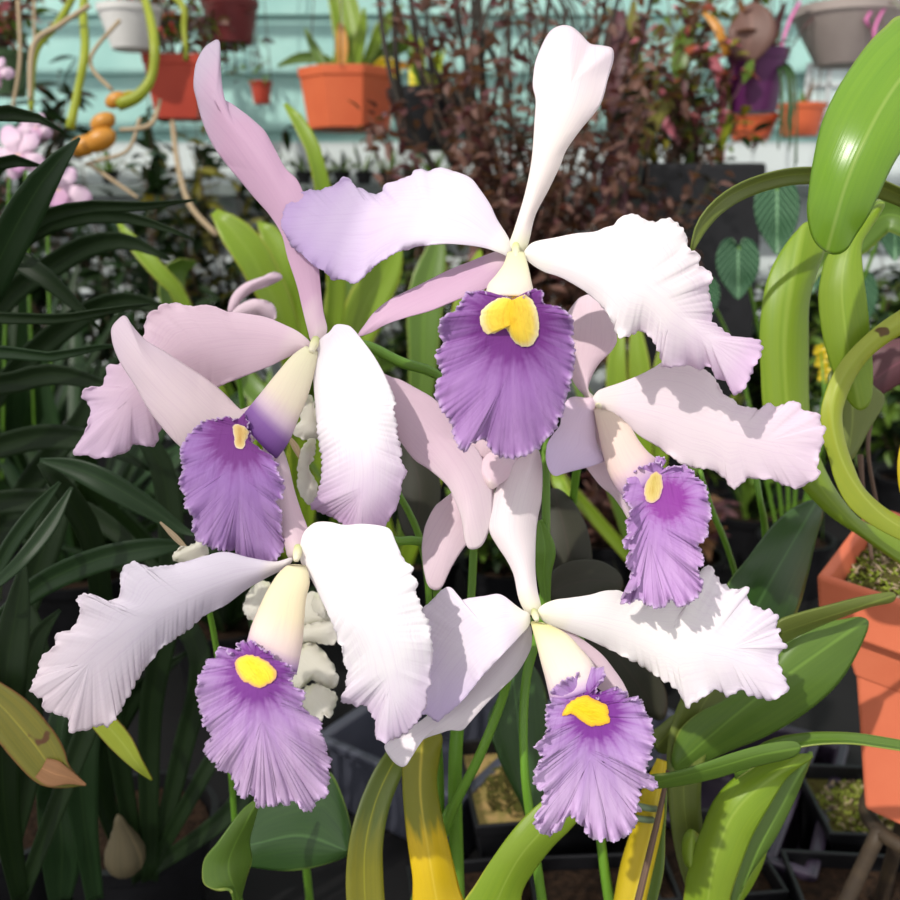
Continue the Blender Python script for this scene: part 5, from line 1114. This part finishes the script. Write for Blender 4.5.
e, t = hanging('hanging_planter', 799, 107, 136, 46, 34, 1.9, 'orangepot', 'small round orange pot hanging just left of the big glossy leaf')
add_straps(e, t, 6, .08, .01, ['leaf_withered', 'leaf_mid'], 309)
e, t = hanging('hanging_planter', 842, 15, 66, 104, 50, 1.45, 'greybowl', 'wide grey bowl planter at upper right with pink ribbons')
add_straps(e, t, 14, .16, .006, ['leaf_maroon', 'leaf_mid', 'leaf_copper'], 310, el=(.1, .9), droop=(.4, .9))
for x, w_ in ((792, 0), (880, 1), (868, 2)):
    Geo().add(rod3([tuple(P(x + 8, 2, 1.36)), tuple(P(x - 2, 20, 1.36)), tuple(P(x - 10 + 4 * w_, 45 - 12 * w_, 1.36)), tuple(P(x - 12 + 6 * w_, 66 - 20 * w_, 1.365))], .0028, 6)).build('pink_ribbon', M['pinkthread'], e)
e, t = hanging('hanging_planter', 262, 84, 104, 22, 16, 2.0, 'redpot', 'tiny red pot hanging beside the pink sepal tip')
e, t = hanging('hanging_planter', 1000, 150, 200, 60, 50, 1.5, 'redpot', 'red pot hanging beyond the right edge') if False else (None, None)

# plants on the ledge: small dark rosettes in tiny pots
g_ = np.random.RandomState(12)
for i, (x, lab) in enumerate([(304, 'tiny spiky plant on the ledge under the left end of the orange planter'), (322, 'tiny spiky plant on the ledge below the left facet of the orange planter'), (342, 'tiny spiky plant on the ledge below the middle of the orange planter'), (364, 'tiny spiky plant on the ledge, above the left petal notch'), (388, 'tiny spiky plant on the ledge beneath the yellow tag'), (412, 'tiny spiky plant on the ledge, left of the black hanging pot'), (436, 'last tiny spiky plant on the ledge before the copper shrub')]):
    p = on_y(x, 180, YW - .07); c = (p.x, YW - .07, 1.502)
    strap_plant('ledge_succulent', c, 16, .085 + .02 * g_.rand(), .008, ['leaf_dark', 'leaf_mid'], 330 + i, lab, 'small plant', 'tiny plants on the wall ledge', pot=(.02, .03, 'blackpot'), el=(.3, 1.4), droop=(.1, .4))
for i, (x, lab) in enumerate([(60, 'small spiky plant on the ledge at far left'), (110, 'small spiky plant on the ledge under the yellow cane'), (250, 'small spiky plant on the ledge behind the tall pink sepal')]):
    p = on_y(x, 180, YW - .07); c = (p.x, YW - .07, 1.502)
    strap_plant('ledge_succulent', c, 16, .10, .01, ['leaf_dark', 'leaf_mid'], 350 + i, lab, 'small plant', 'tiny plants on the wall ledge', pot=(.02, .03, 'blackpot'), el=(.3, 1.4), droop=(.1, .4))

# copper-leaved shrub in the centre, in a black tub on the bench
def tub(name, px_, py_, w_, h_, label, foot=BZ, mt='blackpot', sides=4, rot=.1):
    p = on_z(px_, py_, foot + h_); c = (p.x, p.y, foot); e = empty(name, c, label, 'plant')
    make_pot('pot', c, w_ * .707 if sides == 4 else w_ / 2, w_ * .6 if sides == 4 else w_ * .4, h_, mt, e, sides=sides, rot=rot + (math.pi / 4 if sides == 4 else 0))
    return e, np.array([c[0], c[1], c[2] + h_ * .86])
b_ = on_y(510, 330, 1.35); c = (b_.x, 1.35, BZ)
cs = empty('copper_shrub', c, 'copper-leaved shrub with black cane stems behind the top flower', 'shrub')
make_pot('pot', c, .1, .075, .2, 'blackpot', cs)
topc = np.array([c[0], c[1], BZ + .17])
add_bush(cs, topc + np.array([0, 0, .1]), .62, .25, 46, 60, .024, ['leaf_copper', 'leaf_copper', 'leaf_maroon'], 401, ratio=.5, stemm='stem_brown', lo=.35)
add_bush(cs, topc + np.array([.12, 0, .1]), .42, .22, 26, 60, .024, ['leaf_copper', 'leaf_copper', 'leaf_reverse'], 402, ratio=.5, lo=.3)
G = Geo(); g_ = np.random.RandomState(8)
for i in range(26):
    x0 = g_.uniform(-.06, .06); x1 = x0 + g_.uniform(-.16, .16)
    G.add(rod3([(c[0] + x0, c[1] + .05, BZ + .17), (c[0] + x0 * .3 + g_.uniform(-.05, .05), c[1] + .08, 1.35), (c[0] + x1 * .8 + g_.uniform(-.05, .05), c[1] + g_.uniform(0, .15), 1.6), (c[0] + x1, c[1] + g_.uniform(0, .15), g_.uniform(1.65, 1.95))], g_.uniform(.002, .005), 5))
G.build('cane', M['root_dark'], cs)
# hanging beard of roots at top centre-right
e, t = hanging('hanging_planter', 515, -60, -20, 80, 60, 1.6, 'blackpot', 'basket above the frame whose dark roots hang down in the centre')
G = Geo()
for i in range(26):
    x = g_.uniform(440, 620); G.add(rod3([tuple(P(515, -25, 1.6)), tuple(P(x, 10, 1.55)), tuple(P(x + g_.uniform(-40, 40), g_.uniform(60, 190), 1.55))], .0018, 4))
G.build('roots', M['root_dark'], e)
# mixed reddish plants upper right in the black container on the ledge shelf
p = on_y(690, 165, 1.5); q = on_y(690, 236, 1.5)
bc = empty('container_plants', (p.x, 1.5, BZ), 'big black container of tall red and green mixed stems right of the top sepal', 'planter')
xa, xb = on_y(632, 200, 1.5).x, on_y(748, 200, 1.5).x
box('tub', (xa, 1.42, BZ), (xb, 1.6, p.z), 'blackpot', bc, bevel=.006)
t = np.array([p.x - .03, 1.5, p.z - .01])
add_bush(bc, t, .36, .14, 22, 22, .034, ['leaf_maroon', 'leaf_copper', 'leaf_mid', 'leaf_pink', 'leaf_rust'], 411, ratio=.4, lo=.35)
add_bush(bc, t + np.array([.05, .03, 0]), .3, .12, 16, 16, .03, ['leaf_mid', 'leaf_dark', 'leaf_maroon'], 412, ratio=.4, lo=.2)
for pts, m, rl in [([(640,200,1.45,12),(640,150,1.4,18),(655,115,1.38,20),(672,100,1.38,14),(684,100,1.38,3)],'leaf_rust',.3), ([(630,200,1.4,18),(620,120,1.36,30),(615,60,1.36,30),(618,10,1.36,14)],'leaf_maroon',.2),
    ([(690,165,1.45,8),(680,80,1.4,16),(684,40,1.4,22),(695,26,1.4,4)],'leaf_mid',.1), ([(655,165,1.45,8),(640,90,1.4,14),(632,40,1.4,16),(634,0,1.4,4)],'leaf_rust',.1), ([(720,162,1.45,8),(722,90,1.4,9),(712,60,1.4,10),(695,50,1.4,3)],'leaf_pink',.1), ([(715,162,1.45,8),(732,110,1.4,8),(728,80,1.4,8),(716,66,1.4,2)],'leaf_yellowgreen',.1),
    ([(622,230,1.3,20),(612,180,1.3,26),(630,130,1.3,20),(650,110,1.3,4)],'leaf_maroon',.1)]:
    strap_obj('leaf', pts, m, bc, roll=rl, fold=.25, n=16)
# yellow-caned orchid, upper left, hanging
e, t = hanging('hanging_planter', 110, -70, -30, 70, 50, 1.15, 'blackpot', 'basket above the frame with jointed green-yellow canes hanging at upper left')
for pts in ([(100,-35,1.15,6),(84,0,1.05,8),(85,50,1.0,9),(78,90,1.0,8),(70,128,1.0,10)], [(130,-35,1.15,6),(145,0,1.05,8),(154,40,1.0,10),(152,75,1.0,9),(138,96,1.0,12),(118,104,1.0,14)], [(120,-35,1.15,5),(178,0,1.1,7),(184,30,1.1,6),(186,60,1.1,5)], [(90,-35,1.1,6),(60,20,1.05,7),(36,52,1.05,6),(31,110,1.05,5)]):
    Geo().add(stem(pts)).build('cane', M['leaf_yellowgreen'], e)
for (x, y, r1) in ((116, 100, 12), (103, 122, 14), (84, 146, 16), (100, 140, 18)):
    c_ = np.array(P(x, y, 1.0)); dv = Uv * .35 + Rv * .7
    pp = np.stack([c_ + dv * s_ * r1 / FPX * 1.2 for s_ in np.linspace(-1, 1, 12)]); rr_ = np.sqrt(np.clip(1 - np.linspace(-.98, .98, 12) ** 2, 0, 1)) * r1 * .62 / FPX
    Geo().add(rod_raw(pp, rr_, 12)).build('pseudobulb', M['bulb_orange'], e)
for pts in ([(90,5,1.0,5),(60,25,1.0,5),(34,45,1.0,6),(30,100,1.0,4)], [(140,118,1.0,4),(128,150,1.0,4),(100,160,1.0,4),(85,165,1.0,4)], [(160,100,1.02,4),(150,125,1.0,5),(120,130,1.0,4)], [(90,165,1.0,4),(115,182,1.0,4),(138,198,1.0,3)], [(18,0,1.1,4),(20,60,1.1,4),(12,110,1.1,3)], [(34,0,1.1,3),(34,70,1.1,3),(28,140,1.1,3)],[(120,20,1.0,4),(90,60,1.0,4),(112,90,1.0,4)]):
    Geo().add(stem(pts)).build('aerial_root', M['root_tan'], e)
strap_obj('leaf', [(140,96,1.0,6),(130,96,1.0,10),(120,100,1.0,9),(108,104,1.0,3)], 'leaf_yellow', e, fold=.3, n=14)
# more foliage hanging and standing at upper left
e, t = hanging('hanging_planter', 6, 56, 96, 50, 38, 1.6, 'greenpot', 'green hanging pot with pink and green foliage at far left')
add_bush(e, t, .2, .16, 18, 18, .03, ['leaf_maroon', 'leaf_mid', 'leaf_pink', 'leaf_copper'], 421)
e, t = hanging('hanging_planter', 285, -10, 20, 40, 30, 1.9, 'whitepot', 'white pot hanging high above the pink sepal') if False else (None, None)
G0 = 'tall plants standing before the wall'
for i, (x, Y, h_, rad, ms, lab) in enumerate([(20, 1.8, .72, .2, ['leaf_dark', 'leaf_dark', 'leaf_maroon'], 'tall dark leafy shrub at the far left below the hanging pots'), (120, 1.75, .66, .2, ['leaf_dark', 'leaf_bluegreen'], 'dark green shrub under the red hanging pot'),
      (215, 1.85, .62, .18, ['leaf_dark', 'leaf_dark', 'leaf_rust'], 'loose shrub behind the tall pink sepal foot'), (330, 1.9, .52, .17, ['leaf_dark', 'leaf_bluegreen'], 'dark shrub under the wall ledge, left of centre'), (430, 1.85, .5, .18, ['leaf_dark', 'leaf_mid'], 'dark shrub under the black hanging pot'),
      (640, 1.75, .36, .2, ['leaf_dark', 'leaf_mid'], 'dark shrub just left of the black container'), (760, 1.8, .36, .2, ['leaf_dark', 'leaf_mid'], 'dark shrub right of the black container'), (850, 1.8, .34, .2, ['leaf_dark', 'leaf_mid'], 'dark shrub behind the glossy hanging leaf'), (930, 1.8, .40, .2, ['leaf_dark', 'leaf_mid'], 'dark shrub at the far right edge')]):
    p = on_y(x, 400, Y); bush('leafy_shrub', (p.x, Y, BZ), h_, rad, 26, 26, .055, ms, 430 + i, lab, 'shrub', G0, pot=(.07, .1, 'blackpot'), ratio=.35)

# ================================================================== CAMERA AND LIGHT
cam = bpy.data.cameras.new('camera'); co = bpy.data.objects.new('camera', cam); C.objects.link(co)
co.location = CAM; co.rotation_euler = (math.radians(90) - PITCH, 0, 0)
cam.sensor_width = 36; cam.lens = 36 * FPX / 900; cam.clip_start = 0.01
cam.dof.use_dof = True; cam.dof.focus_distance = 0.325; cam.dof.aperture_fstop = 13
bpy.context.scene.camera = co
# unseen net, added up left behind the camera to shade the left-hand plants
Zr = 2.0
rv = [(-.475 - .75, -.31 - 1.2, Zr), (-.25, .05, Zr), (-.45, .12, Zr), (-2.2, .12, Zr), (-2.2, -1.5, Zr)]
rf_ = mesh_obj('added_shade_panel', rv, [(0, 1, 2, 3, 4)], M['net'], None, [(0, 0)] * 5, smooth=False)
rf_['kind'] = 'structure'
SUN = Vector((0.42, 0.60, -0.68)).normalized()
sd = bpy.data.lights.new('sun', 'SUN'); so = bpy.data.objects.new('sun', sd); C.objects.link(so)
sd.energy = 3.4; sd.angle = math.radians(0.9); sd.color = (1.0, 0.96, 0.88)
so.rotation_euler = SUN.to_track_quat('-Z', 'Y').to_euler(); so.location = (-1, -1, 3)
w = bpy.data.worlds.new('sky'); bpy.context.scene.world = w; w.use_nodes = True
bg = w.node_tree.nodes['Background']; bg.inputs[0].default_value = (0.96, 0.955, 0.97, 1); bg.inputs[1].default_value = 1.0
vs = bpy.context.scene.view_settings
vs.view_transform = 'Standard'; vs.look = 'None'; vs.exposure = 0.0; vs.gamma = 1.0; vs.use_curve_mapping = False
bpy.context.scene.cycles.use_denoising = True
